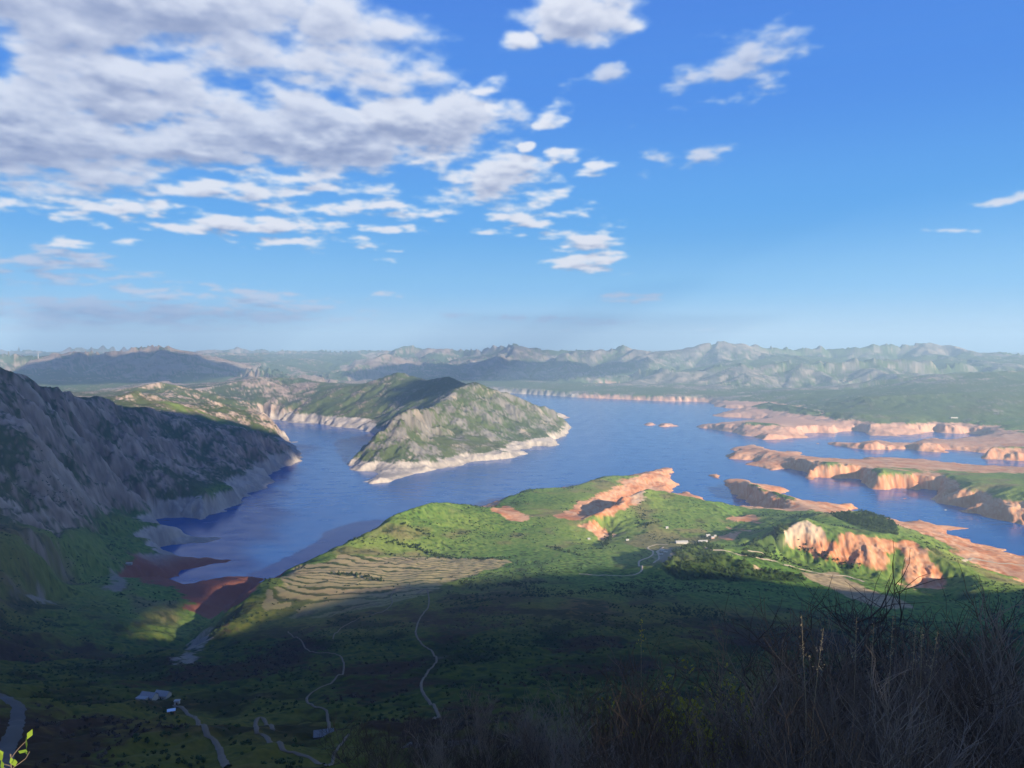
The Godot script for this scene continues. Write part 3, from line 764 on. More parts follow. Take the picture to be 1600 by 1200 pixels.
func terrain() -> void:
	m_land = StandardMaterial3D.new()
	m_land.vertex_color_use_as_albedo = true
	m_land.roughness = 1.0
	m_land.metallic_specular = 0.15
	make_rows()
	var n_cols := COLUMNS
	for i in n_cols + 1:
		col_az.append(deg_to_rad(-39.0 + 78.0 * i / n_cols))
	var per := 20
	strips.resize(int(ceil(float(n_cols) / per)))
	var job := WorkerThreadPool.add_group_task(strip.bind(per), strips.size(), 4, true)
	WorkerThreadPool.wait_for_group_task_completion(job)
	# join the strips into wide sheets
	var verts := PackedVector3Array()
	var norms := PackedVector3Array()
	var cols := PackedColorArray()
	var index := PackedInt32Array()
	for s: Array in strips:
		var base := verts.size()
		verts.append_array(s[0])
		norms.append_array(s[1])
		cols.append_array(s[2])
		var idx: PackedInt32Array = s[3]
		for k in idx.size():
			idx[k] += base
		index.append_array(idx)
	structure("terrain", mesh_of(verts, norms, cols, index), m_land)
	strips.clear()
	behind()


func mesh_of(v: PackedVector3Array, n: PackedVector3Array, c: PackedColorArray, i: PackedInt32Array) -> ArrayMesh:
	var a := []
	a.resize(Mesh.ARRAY_MAX)
	a[Mesh.ARRAY_VERTEX] = v
	a[Mesh.ARRAY_NORMAL] = n
	if c.size():
		a[Mesh.ARRAY_COLOR] = c
	a[Mesh.ARRAY_INDEX] = i
	var m := ArrayMesh.new()
	m.add_surface_from_arrays(Mesh.PRIMITIVE_TRIANGLES, a)
	return m


func strip(n: int, per: int) -> void:
	var first := n * per
	var last := mini(first + per, col_az.size() - 1)
	var out := patch(col_az.slice(maxi(first - 1, 0), mini(last + 2, col_az.size())), rows, 1 if first > 0 else 0, last - first + 1, true)
	lock.lock()
	strips[n] = out
	lock.unlock()


# A piece of land on the given bearings and distances. The columns before «skip» and after «count» only serve the normals.
func patch(az: PackedFloat32Array, dist: PackedFloat32Array, skip: int, count: int, cull: bool) -> Array:
	var nc := az.size()
	var nr := dist.size()
	var pos := PackedVector3Array()
	pos.resize(nc * nr)
	var info := PackedVector4Array()
	info.resize(nc * nr)
	for c in nc:
		var sx := sin(az[c])
		var cz := -cos(az[c])
		var top := -10.0
		for r in nr:
			var x := sx * dist[r]
			var z := cz * dist[r]
			var detail := true
			if cull:
				detail = (lie(x, z).x + 40.0 - EYE) / dist[r] > top
			var l := land(x, z, detail)
			if cull:
				top = maxf(top, (l.x - EYE) / dist[r])
			pos[r * nc + c] = Vector3(x, l.x, z)
			info[r * nc + c] = l
	var verts := PackedVector3Array()
	var norms := PackedVector3Array()
	var cols := PackedColorArray()
	var index := PackedInt32Array()
	verts.resize(count * nr)
	norms.resize(count * nr)
	cols.resize(count * nr)
	for r in nr:
		var rn := mini(r + 1, nr - 1) * nc
		var rp := maxi(r - 1, 0) * nc
		for c in count:
			var k := c + skip
			var kn := mini(k + 1, nc - 1)
			var kp := maxi(k - 1, 0)
			var p := pos[r * nc + k]
			var nrm := (pos[r * nc + kn] - pos[r * nc + kp]).cross(pos[rp + k] - pos[rn + k]).normalized()
			if nrm.y < 0.0:
				nrm = -nrm
			verts[r * count + c] = p
			norms[r * count + c] = nrm
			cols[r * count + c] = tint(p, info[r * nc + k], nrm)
	for r in nr - 1:
		for c in count - 1:
			var a := r * count + c
			var b := a + count
			if verts[a].y < -5.0 and verts[a + 1].y < -5.0 and verts[b].y < -5.0 and verts[b + 1].y < -5.0:
				continue
			index.append_array([a, b, a + 1, a + 1, b, b + 1])
	return [verts, norms, cols, index]


func behind() -> void:
	var az := PackedFloat32Array()
	for i in 261:
		az.append(deg_to_rad(38.95 + 282.1 * i / 260.0))
	var d := PackedFloat32Array()
	var r := 5.0
	while r < 4200.0:
		d.append(r)
		r *= 1.025
	var p := patch(az, d, 0, az.size(), false)
	structure("mountain_slope", mesh_of(p[0], p[1], p[2], p[3]), m_land)


func structure(called: String, m: Mesh, mat: Material) -> MeshInstance3D:
	var o := MeshInstance3D.new()
	o.name = called
	o.mesh = m
	o.material_override = mat
	o.set_meta("kind", "structure")
	add_child(o, true)
	return o


# ------------------------------------------------------------------ what grows or lies where
func lin(r: float, g: float, b: float) -> Color:
	return Color(r, g, b)


func tint(p: Vector3, l: Vector4, n: Vector3) -> Color:
	var x := p.x
	var z := p.z
	var big := n_big.get_noise_2d(x, z)
	var mid := n_mid.get_noise_2d(x * 0.8, z * 0.8 + 70.0)
	var fin := n_fine.get_noise_2d(x * 0.9 + 40.0, z * 0.9)
	var steep := 1.0 - n.y
	var d := sqrt(x * x + z * z)
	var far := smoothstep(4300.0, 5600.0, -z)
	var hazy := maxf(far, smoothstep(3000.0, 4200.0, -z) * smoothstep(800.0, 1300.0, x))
	var rock := masked("rock", x, z)
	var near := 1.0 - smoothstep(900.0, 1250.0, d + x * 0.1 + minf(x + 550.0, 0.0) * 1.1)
	# grass, dry grass and scrub, darkened on the near slopes to deepen their shade
	var c := lin(0.085, 0.16, 0.034).lerp(lin(0.16, 0.21, 0.05), clampf(0.5 + big * 1.2 + fin * 0.8, 0.0, 1.0))
	c = c.lerp(lin(0.2, 0.18, 0.075), smoothstep(0.12, 0.6, big * 0.6 + mid * 0.8 + masked("dry", x, z) * 0.7))
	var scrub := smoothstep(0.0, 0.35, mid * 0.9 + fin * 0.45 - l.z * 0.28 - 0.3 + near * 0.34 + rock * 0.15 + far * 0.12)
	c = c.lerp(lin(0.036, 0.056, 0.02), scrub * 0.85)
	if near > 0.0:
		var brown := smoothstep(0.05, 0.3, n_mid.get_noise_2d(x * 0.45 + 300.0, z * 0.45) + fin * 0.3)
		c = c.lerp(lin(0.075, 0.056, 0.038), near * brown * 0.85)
		c = c.lerp(Color(c.r * 0.7, c.g * 0.48, c.b * 0.4), near)  # shade of the near and western slopes put into the colour
	c = c * (1.0 + 0.3 * n_fine.get_noise_2d(x * 3.0 + 11.0, z * 3.0) + 0.2 * fin)
	var dots := n_cell.get_noise_2d(x * 1.6, z * 1.6)
	if d < 2600.0 and rock < 0.7:
		c = c.lerp(lin(0.022, 0.036, 0.014), smoothstep(-0.8, -0.93, dots + maxf(big, -0.2) * 0.35 + mid * 0.3) * 0.75)
	if masked("wood", x, z) > 0.4:
		c = c.lerp(lin(0.03, 0.05, 0.016), 0.7)
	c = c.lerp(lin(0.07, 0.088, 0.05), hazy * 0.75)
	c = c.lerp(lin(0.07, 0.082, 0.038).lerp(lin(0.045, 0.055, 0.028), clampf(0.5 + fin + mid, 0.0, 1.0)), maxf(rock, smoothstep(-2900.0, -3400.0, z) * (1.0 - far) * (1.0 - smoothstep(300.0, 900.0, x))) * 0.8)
	# rock and soil
	var west := smoothstep(-600.0, -760.0, x)
	var stone := lin(0.105, 0.097, 0.085).lerp(lin(0.16, 0.118, 0.088), west).lerp(lin(0.185, 0.172, 0.15).lerp(lin(0.31, 0.24, 0.185), west), clampf(0.42 + mid * 0.9 + fin * 0.9 + l.z * 0.35, 0.0, 1.0))
	stone = stone.lerp(lin(0.33, 0.27, 0.21), smoothstep(0.2, 0.6, n_mid.get_noise_2d(x * 0.5 - 80.0, z * 0.5 + 20.0) + far * 0.25) * 0.8)
	if rock > 0.05:
		var crag := n_crag.get_noise_2d(x, z)
		stone = stone.lerp(stone * 1.45, smoothstep(0.1, 0.7, crag) * rock * (0.45 + 0.55 * west))
		stone = stone.lerp(stone * 0.55, smoothstep(-0.2, -0.7, crag) * rock)
	var bare := rock * 0.42 + steep * 1.1 + l.z * 0.3 + mid * 0.55 + fin * 0.5 - 0.5
	bare += far * (0.26 + smoothstep(0.06, 0.16, l.w) * 0.4 + big * 0.5 + l.z * 0.55)
	bare += smoothstep(-2500.0, -3500.0, z) * (1.0 - rock) * (1.0 - far) * 0.25
	bare *= lerpf(0.3, 1.0, maxf(maxf(rock, far), smoothstep(-2500.0, -3000.0, z)))
	c = c.lerp(stone, smoothstep(0.0, 0.3, bare))
	# cut terraces and ploughed land
	var terrace := masked("terrace", x, z)
	if terrace > 0.15:
		var t := (lie(x, z).x) / 2.2 + n_mid.get_noise_2d(x * 0.7, z * 0.7) * 0.4 + n_fine.get_noise_2d(x * 0.5, z * 0.5) * 0.1
		t -= floor(t)
		var strip_c := lin(0.4, 0.3, 0.165).lerp(lin(0.05, 0.06, 0.025), smoothstep(0.45, 0.7, t + fin * 0.2))
		c = c.lerp(strip_c, smoothstep(0.38, 0.62, terrace + mid_edge(x, z) + fin * 0.15) * 0.8 * (1.0 - 0.7 * near))  # strips muted on near ground, their shade put into the colour
	var field := masked("field", x, z)
	if field > 0.1:
		c = c.lerp(lin(0.34, 0.27, 0.16) * (0.85 + fin * 0.5), smoothstep(0.35, 0.55, field + fin * 0.2))
	var pale := masked("pale", x, z)
	if pale > 0.1:
		c = c.lerp(lin(0.27, 0.235, 0.19), smoothstep(0.4, 0.75, pale + fin * 0.7 + mid * 0.5) * 0.8)
	# below the lake's usual level nothing grows
	var soil := soil_at(x, z, mid, fin, l, p.y)
	var level := lerpf(WATERMARK, 24.0, maxf(masked("grey", x, z) * smoothstep(-800.0, -620.0, x), smoothstep(-5000.0, -5600.0, z))) + mid * 6.0 + fin * 3.0
	if z < -1150.0 or x > 500.0:
		c = c.lerp(soil, 1.0 - smoothstep(level - 1.5, level + 1.5, p.y))
	var red := masked("red", x, z)
	if red > 0.02:
		c = c.lerp(soil, smoothstep(0.3, 0.55, red + mid * 0.6 + fin * 0.35 + l.z * 0.2))
	return c


func soil_at(x: float, z: float, mid: float, fin: float, l: Vector4, y: float) -> Color:
	var k := clampf(0.45 + mid * 1.3 + fin * 0.9 + l.z * 0.3, 0.0, 1.0)
	var orange := lin(0.43, 0.17, 0.08).lerp(lin(0.54, 0.29, 0.165), k)
	orange = orange.lerp(lin(0.52, 0.43, 0.31), smoothstep(72.0, 96.0, y + mid * 25.0 + fin * 10.0) * 0.8 * smoothstep(605.0, 555.0, x))
	# beds of lighter earth, level and thin
	var bed := n_fine.get_noise_2d(y * 3.0 + mid * 12.0, 55.0)
	orange = orange.lerp(lin(0.6, 0.42, 0.28), smoothstep(0.05, 0.4, bed) * 0.5)
	orange = orange.lerp(lin(0.5, 0.31, 0.24), smoothstep(-2400.0, -4200.0, z) * 0.8)
	orange = orange.lerp(lin(0.25, 0.1, 0.066), smoothstep(-250.0, -420.0, x) * (1.0 - smoothstep(-1600.0, -2100.0, z)) * smoothstep(-1700.0, -1500.0, z))
	var grey := lin(0.3, 0.265, 0.23).lerp(lin(0.46, 0.4, 0.335), clampf(k + bed * 0.3, 0.0, 1.0))
	return orange.lerp(grey, masked("grey", x, z))


func water() -> void:
	var m := StandardMaterial3D.new()
	m.albedo_color = Color.from_rgba8(2, 80, 146)
	m.roughness = 0.16
	m.metallic_specular = 0.3
	m.uv1_triplanar = true
	m.uv1_world_triplanar = true
	m.uv1_scale = Vector3(0.0016, 0.0016, 0.0034)
	var rt := NoiseTexture2D.new()
	var rn := FastNoiseLite.new()
	rn.seed = 21
	rn.frequency = 0.006
	rn.fractal_octaves = 5
	rn.domain_warp_enabled = true
	rn.domain_warp_amplitude = 60.0
	rt.noise = rn
	rt.width = 1024
	rt.height = 1024
	rt.seamless = true
	var ramp := Gradient.new()
	ramp.set_color(0, Color(0.35, 0.35, 0.35))
	ramp.set_color(1, Color(1, 1, 1))
	rt.color_ramp = ramp
	m.roughness_texture = rt
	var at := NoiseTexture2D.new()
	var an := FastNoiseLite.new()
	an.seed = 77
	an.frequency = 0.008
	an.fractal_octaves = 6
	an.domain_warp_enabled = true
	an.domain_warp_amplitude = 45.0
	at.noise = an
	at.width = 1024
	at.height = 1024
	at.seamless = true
	var sheen_ramp := Gradient.new()  # sheen of ripples painted into the water colour as faint streaks
	sheen_ramp.set_color(0, Color(0.9, 0.925, 0.94))
	sheen_ramp.set_color(1, Color(1, 1, 1))
	at.color_ramp = sheen_ramp
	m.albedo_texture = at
	m.roughness = 0.3
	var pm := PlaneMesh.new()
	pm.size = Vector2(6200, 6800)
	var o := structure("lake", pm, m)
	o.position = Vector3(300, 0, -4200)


# ------------------------------------------------------------------ the sky: air that pales towards the horizon, and banks of cloud
const SKY_W := 4096
var sky_rows := []
var n_cloud := FastNoiseLite.new()
var n_puff := FastNoiseLite.new()


func sky_image() -> Image:
	n_cloud.seed = 91
	n_cloud.noise_type = FastNoiseLite.TYPE_SIMPLEX_SMOOTH
	n_cloud.frequency = 1.7
	n_cloud.fractal_octaves = 7
	n_cloud.fractal_gain = 0.52
	n_puff.seed = 17
	n_puff.noise_type = FastNoiseLite.TYPE_SIMPLEX_SMOOTH
	n_puff.frequency = 5.0
	n_puff.fractal_type = FastNoiseLite.FRACTAL_RIDGED
	n_puff.fractal_octaves = 4
	var h := SKY_W / 2
	sky_rows.resize(h)
	var job := WorkerThreadPool.add_group_task(sky_row, h / 4, 4, true)
	WorkerThreadPool.wait_for_group_task_completion(job)
	var all := PackedByteArray()
	for j in h:
		all.append_array(sky_rows[j])
	sky_rows.clear()
	return Image.create_from_data(SKY_W, h, false, Image.FORMAT_RGB8, all)


# Four rows at a time; away from the picture, where nothing needs to be sharp, blocks of four by four.
func sky_row(block: int) -> void:
	var h := SKY_W / 2
	var high := (0.5 - block * 4.0 / h) * 180.0
	for q in 4:
		var j := block * 4 + q
		var up := (0.5 - (j + 0.5) / h) * 180.0
		var row := PackedByteArray()
		row.resize(SKY_W * 3)
		var i := 0
		while i < SKY_W:
			var az := wrapf((i + 0.5) / SKY_W * 360.0, -180.0, 180.0)
			var sharp := (i < 456 or i >= 3640) and high > -1.0 and high < 27.0
			var n := 1 if sharp else 4
			if not sharp and q > 0:
				for k in 12:
					row[i * 3 + k] = sky_rows[block * 4][i * 3 + k]
				i += 4
				continue
			var c := sky_colour(az if sharp else az + 0.13, up if sharp else up - 0.13)
			for k in n:
				row[(i + k) * 3] = clampi(int(c.r * 255.0 + 0.5), 0, 255)
				row[(i + k) * 3 + 1] = clampi(int(c.g * 255.0 + 0.5), 0, 255)
				row[(i + k) * 3 + 2] = clampi(int(c.b * 255.0 + 0.5), 0, 255)
			i += n
		sky_rows[j] = row


func sky_colour(az: float, up: float) -> Color:
	var e := maxf(up, 0.0)
	var c := Color(0.70, 0.85, 0.97).lerp(Color(0.57, 0.80, 0.98), smoothstep(0.5, 4.0, e))
	c = c.lerp(Color(0.43, 0.70, 0.96), smoothstep(3.0, 10.0, e))
	c = c.lerp(Color(0.345, 0.585, 0.92), smoothstep(8.0, 18.0, e))
	c = c.lerp(Color(0.30, 0.50, 0.87), smoothstep(16.0, 30.0, e))
	c = c.lerp(Color(0.22, 0.40, 0.76), smoothstep(28.0, 75.0, e))
	if up < -2.0:
		return c
	var d := cloud_depth(az, e)
	if d.x > 0.0:
		var over := cloud_depth(az - 0.15, e + 0.55 + d.z * 0.3)
		var side := cloud_depth(az + 0.5, e + 0.15)
		var t := 0.7 + (d.x - over.x) * 0.95 + (d.x - side.x) * 0.35 - smoothstep(0.3, 1.1, d.x) * 0.42 - d.y * 0.3
		var white := Color(0.575, 0.63, 0.765).lerp(Color(0.93, 0.945, 0.985), smoothstep(-0.45, 1.0, t))
		white = white.lerp(Color(0.52, 0.61, 0.80), d.y * 0.62)
		white = white.lerp(Color(0.62, 0.755, 0.93), smoothstep(6.0, 0.5, e) * 0.25)
		c = c.lerp(white, smoothstep(-0.03, 0.6, d.x) * (0.97 - 0.15 * d.y))
	return c


# x = how deep the cloud is in that direction (none below 0), y = how flat and grey its bank is, z = how large.
func cloud_depth(az: float, e: float) -> Vector3:
	var a := deg_to_rad(az)
	var s := sin(deg_to_rad(e))
	var k := cos(deg_to_rad(e)) / (s + 0.13)
	var px := sin(a) * k
	var pz := cos(a) * k
	var w := n_cloud.get_noise_2d(px * 0.55 + 40.0, pz * 0.55)
	var wa := az + w * 2.6
	var we := e + n_cloud.get_noise_2d(px * 0.8, pz * 0.8 + 50.0) * (0.25 + e * 0.055)
	var best := 0.0
	var grey := 0.0
	var size := 0.0
	if absf(az) < 48.0 and e < 34.0:
		for b: Array in BANKS:
			var dx: float = wa - b[0]
			var dy: float = we - b[1]
			var ct: float = b[4]
			var u: float = (dx + dy * ct) / b[2]
			var v: float = (dy - dx * ct) / b[3]
			var r := u * u + v * v
			if r < 1.0:
				var g: float = (1.0 - r) * b[5]
				if g > best:
					best = g
					grey = b[6]
					size = clampf(b[3] / 5.0, 0.0, 1.0)
	var outside := maxf(smoothstep(40.0, 52.0, absf(az)), smoothstep(26.0, 38.0, e))
	if outside > 0.0:
		best = maxf(best, outside * clampf(0.5 + n_cloud.get_noise_2d(px * 0.2 + 9.0, pz * 0.2) * 1.5, 0.0, 0.8))
	if best <= 0.0:
		return Vector3(-1, 0, 0)
	var n := n_cloud.get_noise_2d(px, pz) * 0.85 + n_cloud.get_noise_2d(px * 3.1 + 7.0, pz * 3.1) * (0.85 - 0.4 * size) + (n_puff.get_noise_2d(px, pz) - 0.1) * 0.13
	if grey > 0.3:
		n += n_cloud.get_noise_2d(px * 1.2, pz * 4.5) * 0.55 * grey
	return Vector3(minf(best, 1.1) * 1.25 + n - 0.62, grey, size)


# ------------------------------------------------------------------ things
func numbered(called: String) -> String:
	if not has_node(NodePath(called)):
		return called
	var n := 1
	if counts.has(called):
		n = counts[called] + 1
	counts[called] = n
	return "%s_%03d" % [called, n]


var counts := {}


func tag(o: Node3D, label: String, category: String, group := "") -> Node3D:
	o.set_meta("label", label)
	o.set_meta("category", category)
	if group:
		o.set_meta("group", group)
	return o


func thing(called: String, at: Vector3, turn: float, label: String, category: String, group := "") -> Node3D:
	var o := Node3D.new()
	o.name = numbered(called)
	o.position = at
	o.rotation.y = turn
	add_child(o)
	return tag(o, label, category, group)


func part(called: String, m: Mesh, mat: Material, parent: Node3D, at := Vector3.ZERO) -> MeshInstance3D:
	var o := MeshInstance3D.new()
	o.name = called
	o.mesh = m
	o.material_override = mat
	o.position = at
	parent.add_child(o, true)
	return o


func paint(c: Color, rough := 0.9) -> StandardMaterial3D:
	var m := StandardMaterial3D.new()
	m.albedo_color = c.linear_to_srgb()
	m.roughness = rough
	m.metallic_specular = 0.3
	return m


func tinted(backlit := 0.0) -> StandardMaterial3D:
	var m := StandardMaterial3D.new()
	m.vertex_color_use_as_albedo = true
	m.roughness = 0.85
	m.metallic_specular = 0.2
	if backlit > 0.0:
		m.backlight_enabled = true
		m.backlight = Color(backlit, backlit, backlit)
	return m


func ground(x: float, z: float) -> float:
	return land(x, z, true).x


func box(w: float, h: float, d: float) -> BoxMesh:
	var b := BoxMesh.new()
	b.size = Vector3(w, h, d)
	return b


func things() -> void:
	clouds()
	ways()
	buildings()
	woods()
	thicket()


# ---- ways: ribbons that lie on the ground
func ribbon(called: String, flat: Array, width: float, mat: Material, lift: float) -> void:
	var curve := Curve3D.new()
	var n := flat.size() / 2
	for k in n:
		var p := Vector3(flat[k * 2], 0, flat[k * 2 + 1])
		var before := Vector3(flat[maxi(k - 1, 0) * 2], 0, flat[maxi(k - 1, 0) * 2 + 1])
		var after := Vector3(flat[mini(k + 1, n - 1) * 2], 0, flat[mini(k + 1, n - 1) * 2 + 1])
		var t := (after - before) / 6.0
		curve.add_point(p, -t, t)
	var total := curve.get_baked_length()
	var steps := int(total / 3.0) + 1
	var st := SurfaceTool.new()
	st.begin(Mesh.PRIMITIVE_TRIANGLES)
	st.set_smooth_group(0)
	var rows_ := []
	for s in steps + 1:
		var p := curve.sample_baked(total * s / steps)
		var q := curve.sample_baked(minf(total * s / steps + 1.0, total)) - curve.sample_baked(maxf(total * s / steps - 1.0, 0.0))
		var side := Vector3(-q.z, 0, q.x).normalized()
		var w := width * (1.0 + 0.3 * n_fine.get_noise_2d(p.x * 2.0, p.z * 2.0)) * 0.5
		var row := []
		var mid := ground(p.x, p.z)
		for k in 5:
			var f := (k - 2) / 2.0
			var e := p + side * w * f
			e.y = lerpf(ground(e.x, e.z), mid, 0.35) + lift - absf(f) * lift * 0.6
			row.append(e)
		rows_.append(row)
	for s in steps:
		for k in 4:
			var a: Vector3 = rows_[s][k]
			var b: Vector3 = rows_[s][k + 1]
			var c: Vector3 = rows_[s + 1][k]
			var d: Vector3 = rows_[s + 1][k + 1]
			for v: Vector3 in [a, b, c, b, d, c]:
				st.add_vertex(v)
	st.generate_normals()
	structure(called, st.commit(), mat)


func ways() -> void:
	var soil := paint(lin(0.16, 0.125, 0.085))
	var pale_soil := paint(lin(0.42, 0.35, 0.25))
	var grey := paint(lin(0.105, 0.092, 0.078))
	ribbon("path", WAYS["path hill"], 1.9, soil, 0.8)
	ribbon("path", WAYS["path west"], 1.6, soil, 0.8)
	ribbon("path", WAYS["path terrace"], 1.5, soil, 0.8)
	ribbon("dirt_track", WAYS["track fork"], 2.2, soil, 0.8)
	ribbon("dirt_track", WAYS["track farm"], 2.6, soil, 0.8)
	ribbon("road", WAYS["road west"], 6.5, grey, 0.8)
	ribbon("path", WAYS["path yard"], 1.2, soil, 0.8)
	ribbon("dirt_track", WAYS["track meadow"], 3.5, pale_soil, 0.8)
	ribbon("road", WAYS["road valley"], 6.0, pale_soil, 0.8)
	ribbon("road", WAYS["road quarry"], 5.0, pale_soil, 0.8)
	ribbon("road", WAYS["road shelf"], 7.0, pale_soil, 0.8)
	ribbon("road", WAYS["road cliff"], 4.0, pale_soil, 0.8)


# ---- buildings
func prism(w: float, h: float, d: float, over: float) -> ArrayMesh:
	# a gable roof with eaves, its ridge along x
	var st := SurfaceTool.new()
	st.begin(Mesh.PRIMITIVE_TRIANGLES)
	st.set_smooth_group(-1)
	var x := w * 0.5 + over
	var z := d * 0.5 + over
	for side in [-1.0, 1.0]:
		var a := Vector3(-x, h, 0)
		var b := Vector3(x, h, 0)
		var c := Vector3(-x, -over * 0.6, z * side)
		var e := Vector3(x, -over * 0.6, z * side)
		var up := Vector3(0, 0.14, 0)
		for v: Vector3 in ([a + up, c + up, b + up, b + up, c + up, e + up] if side < 0.0 else [a + up, b + up, c + up, b + up, e + up, c + up]):
			st.add_vertex(v)
		for v: Vector3 in ([a, b, c, b, e, c] if side < 0.0 else [a, c, b, b, c, e]):
			st.add_vertex(v)
		for v: Vector3 in [c, c + up, e, e, c + up, e + up]:
			st.add_vertex(v)
	st.generate_normals()
	return st.commit()


func gable(h: float, d: float) -> ArrayMesh:
	var st := SurfaceTool.new()
	st.begin(Mesh.PRIMITIVE_TRIANGLES)
	st.set_smooth_group(-1)
	var a := [Vector3(-0.1, 0, -d * 0.5), Vector3(-0.1, h, 0), Vector3(-0.1, 0, d * 0.5)]
	var b := [Vector3(0.1, 0, -d * 0.5), Vector3(0.1, h, 0), Vector3(0.1, 0, d * 0.5)]
	for v: Vector3 in [a[0], a[1], a[2], b[0], b[2], b[1]]:
		st.add_vertex(v)
	for k in 3:
		var n := (k + 1) % 3
		for v: Vector3 in [a[k], b[k], a[n], a[n], b[k], b[n]]:
			st.add_vertex(v)
	st.generate_normals()
	return st.commit()


func house(called: String, label: String, category: String, at: Vector2, turn: float, w: float, h: float, d: float, rise: float, wall: Color, roof: Color, holes := 2, group := "") -> Node3D:
	var y := minf(minf(ground(at.x - 2.0, at.y - 2.0), ground(at.x + 2.0, at.y + 2.0)), ground(at.x, at.y))
	var o := thing(called, Vector3(at.x, y - 0.2, at.y), turn, label, category, group)
	var mw := paint(wall)
	part("wall", box(w, h + 0.4, d), mw, o, Vector3(0, (h + 0.4) * 0.5, 0))
	var mr := paint(roof, 0.6)
	if rise > 0.0:
		for side in [-1.0, 1.0]:
			part("gable", gable(rise, d), mw, o, Vector3(side * (w * 0.5 - 0.102), h + 0.4, 0))
		var r := part("roof", prism(w, rise, d, 0.45), mr, o, Vector3(0, h + 0.4, 0))
		if w > 7.0:
			# seams of the sheet roof
			for k in int(w / 1.6):
				for side in [-1.0, 1.0]:
					var s := box(0.07, 0.06, sqrt(rise * rise + d * d * 0.25) + 0.3)
					var seam := part("seam", s, mr, r, Vector3(-w * 0.5 + 0.8 + k * 1.6, rise * 0.5 + 0.16, side * d * 0.26))
					seam.rotation.x = side * atan2(rise, d * 0.5)
	else:
		part("roof", box(w + 0.7, 0.25, d + 0.7), mr, o, Vector3(0, h + 0.53, 0))
	var dark := paint(lin(0.03, 0.032, 0.036), 0.3)
	var wood := paint(lin(0.16, 0.1, 0.06))
	if holes > 0:
		part("door", box(1.0, minf(2.0, h * 0.75), 0.12), wood, o, Vector3(w * 0.06, minf(1.0, h * 0.4) + 0.3, d * 0.5 + 0.03))
	for k in holes:
		var wx := -w * 0.5 + w * (k + 0.6) / (holes + 0.4)
		if absf(wx - w * 0.06) > 1.1:
			var f := part("window", box(1.1, 1.0, 0.1), paint(lin(0.7, 0.7, 0.68)), o, Vector3(wx, h * 0.58 + 0.2, d * 0.5 + 0.03))
			part("pane", box(0.9, 0.8, 0.1), dark, f, Vector3(0, 0, 0.02))
	return o


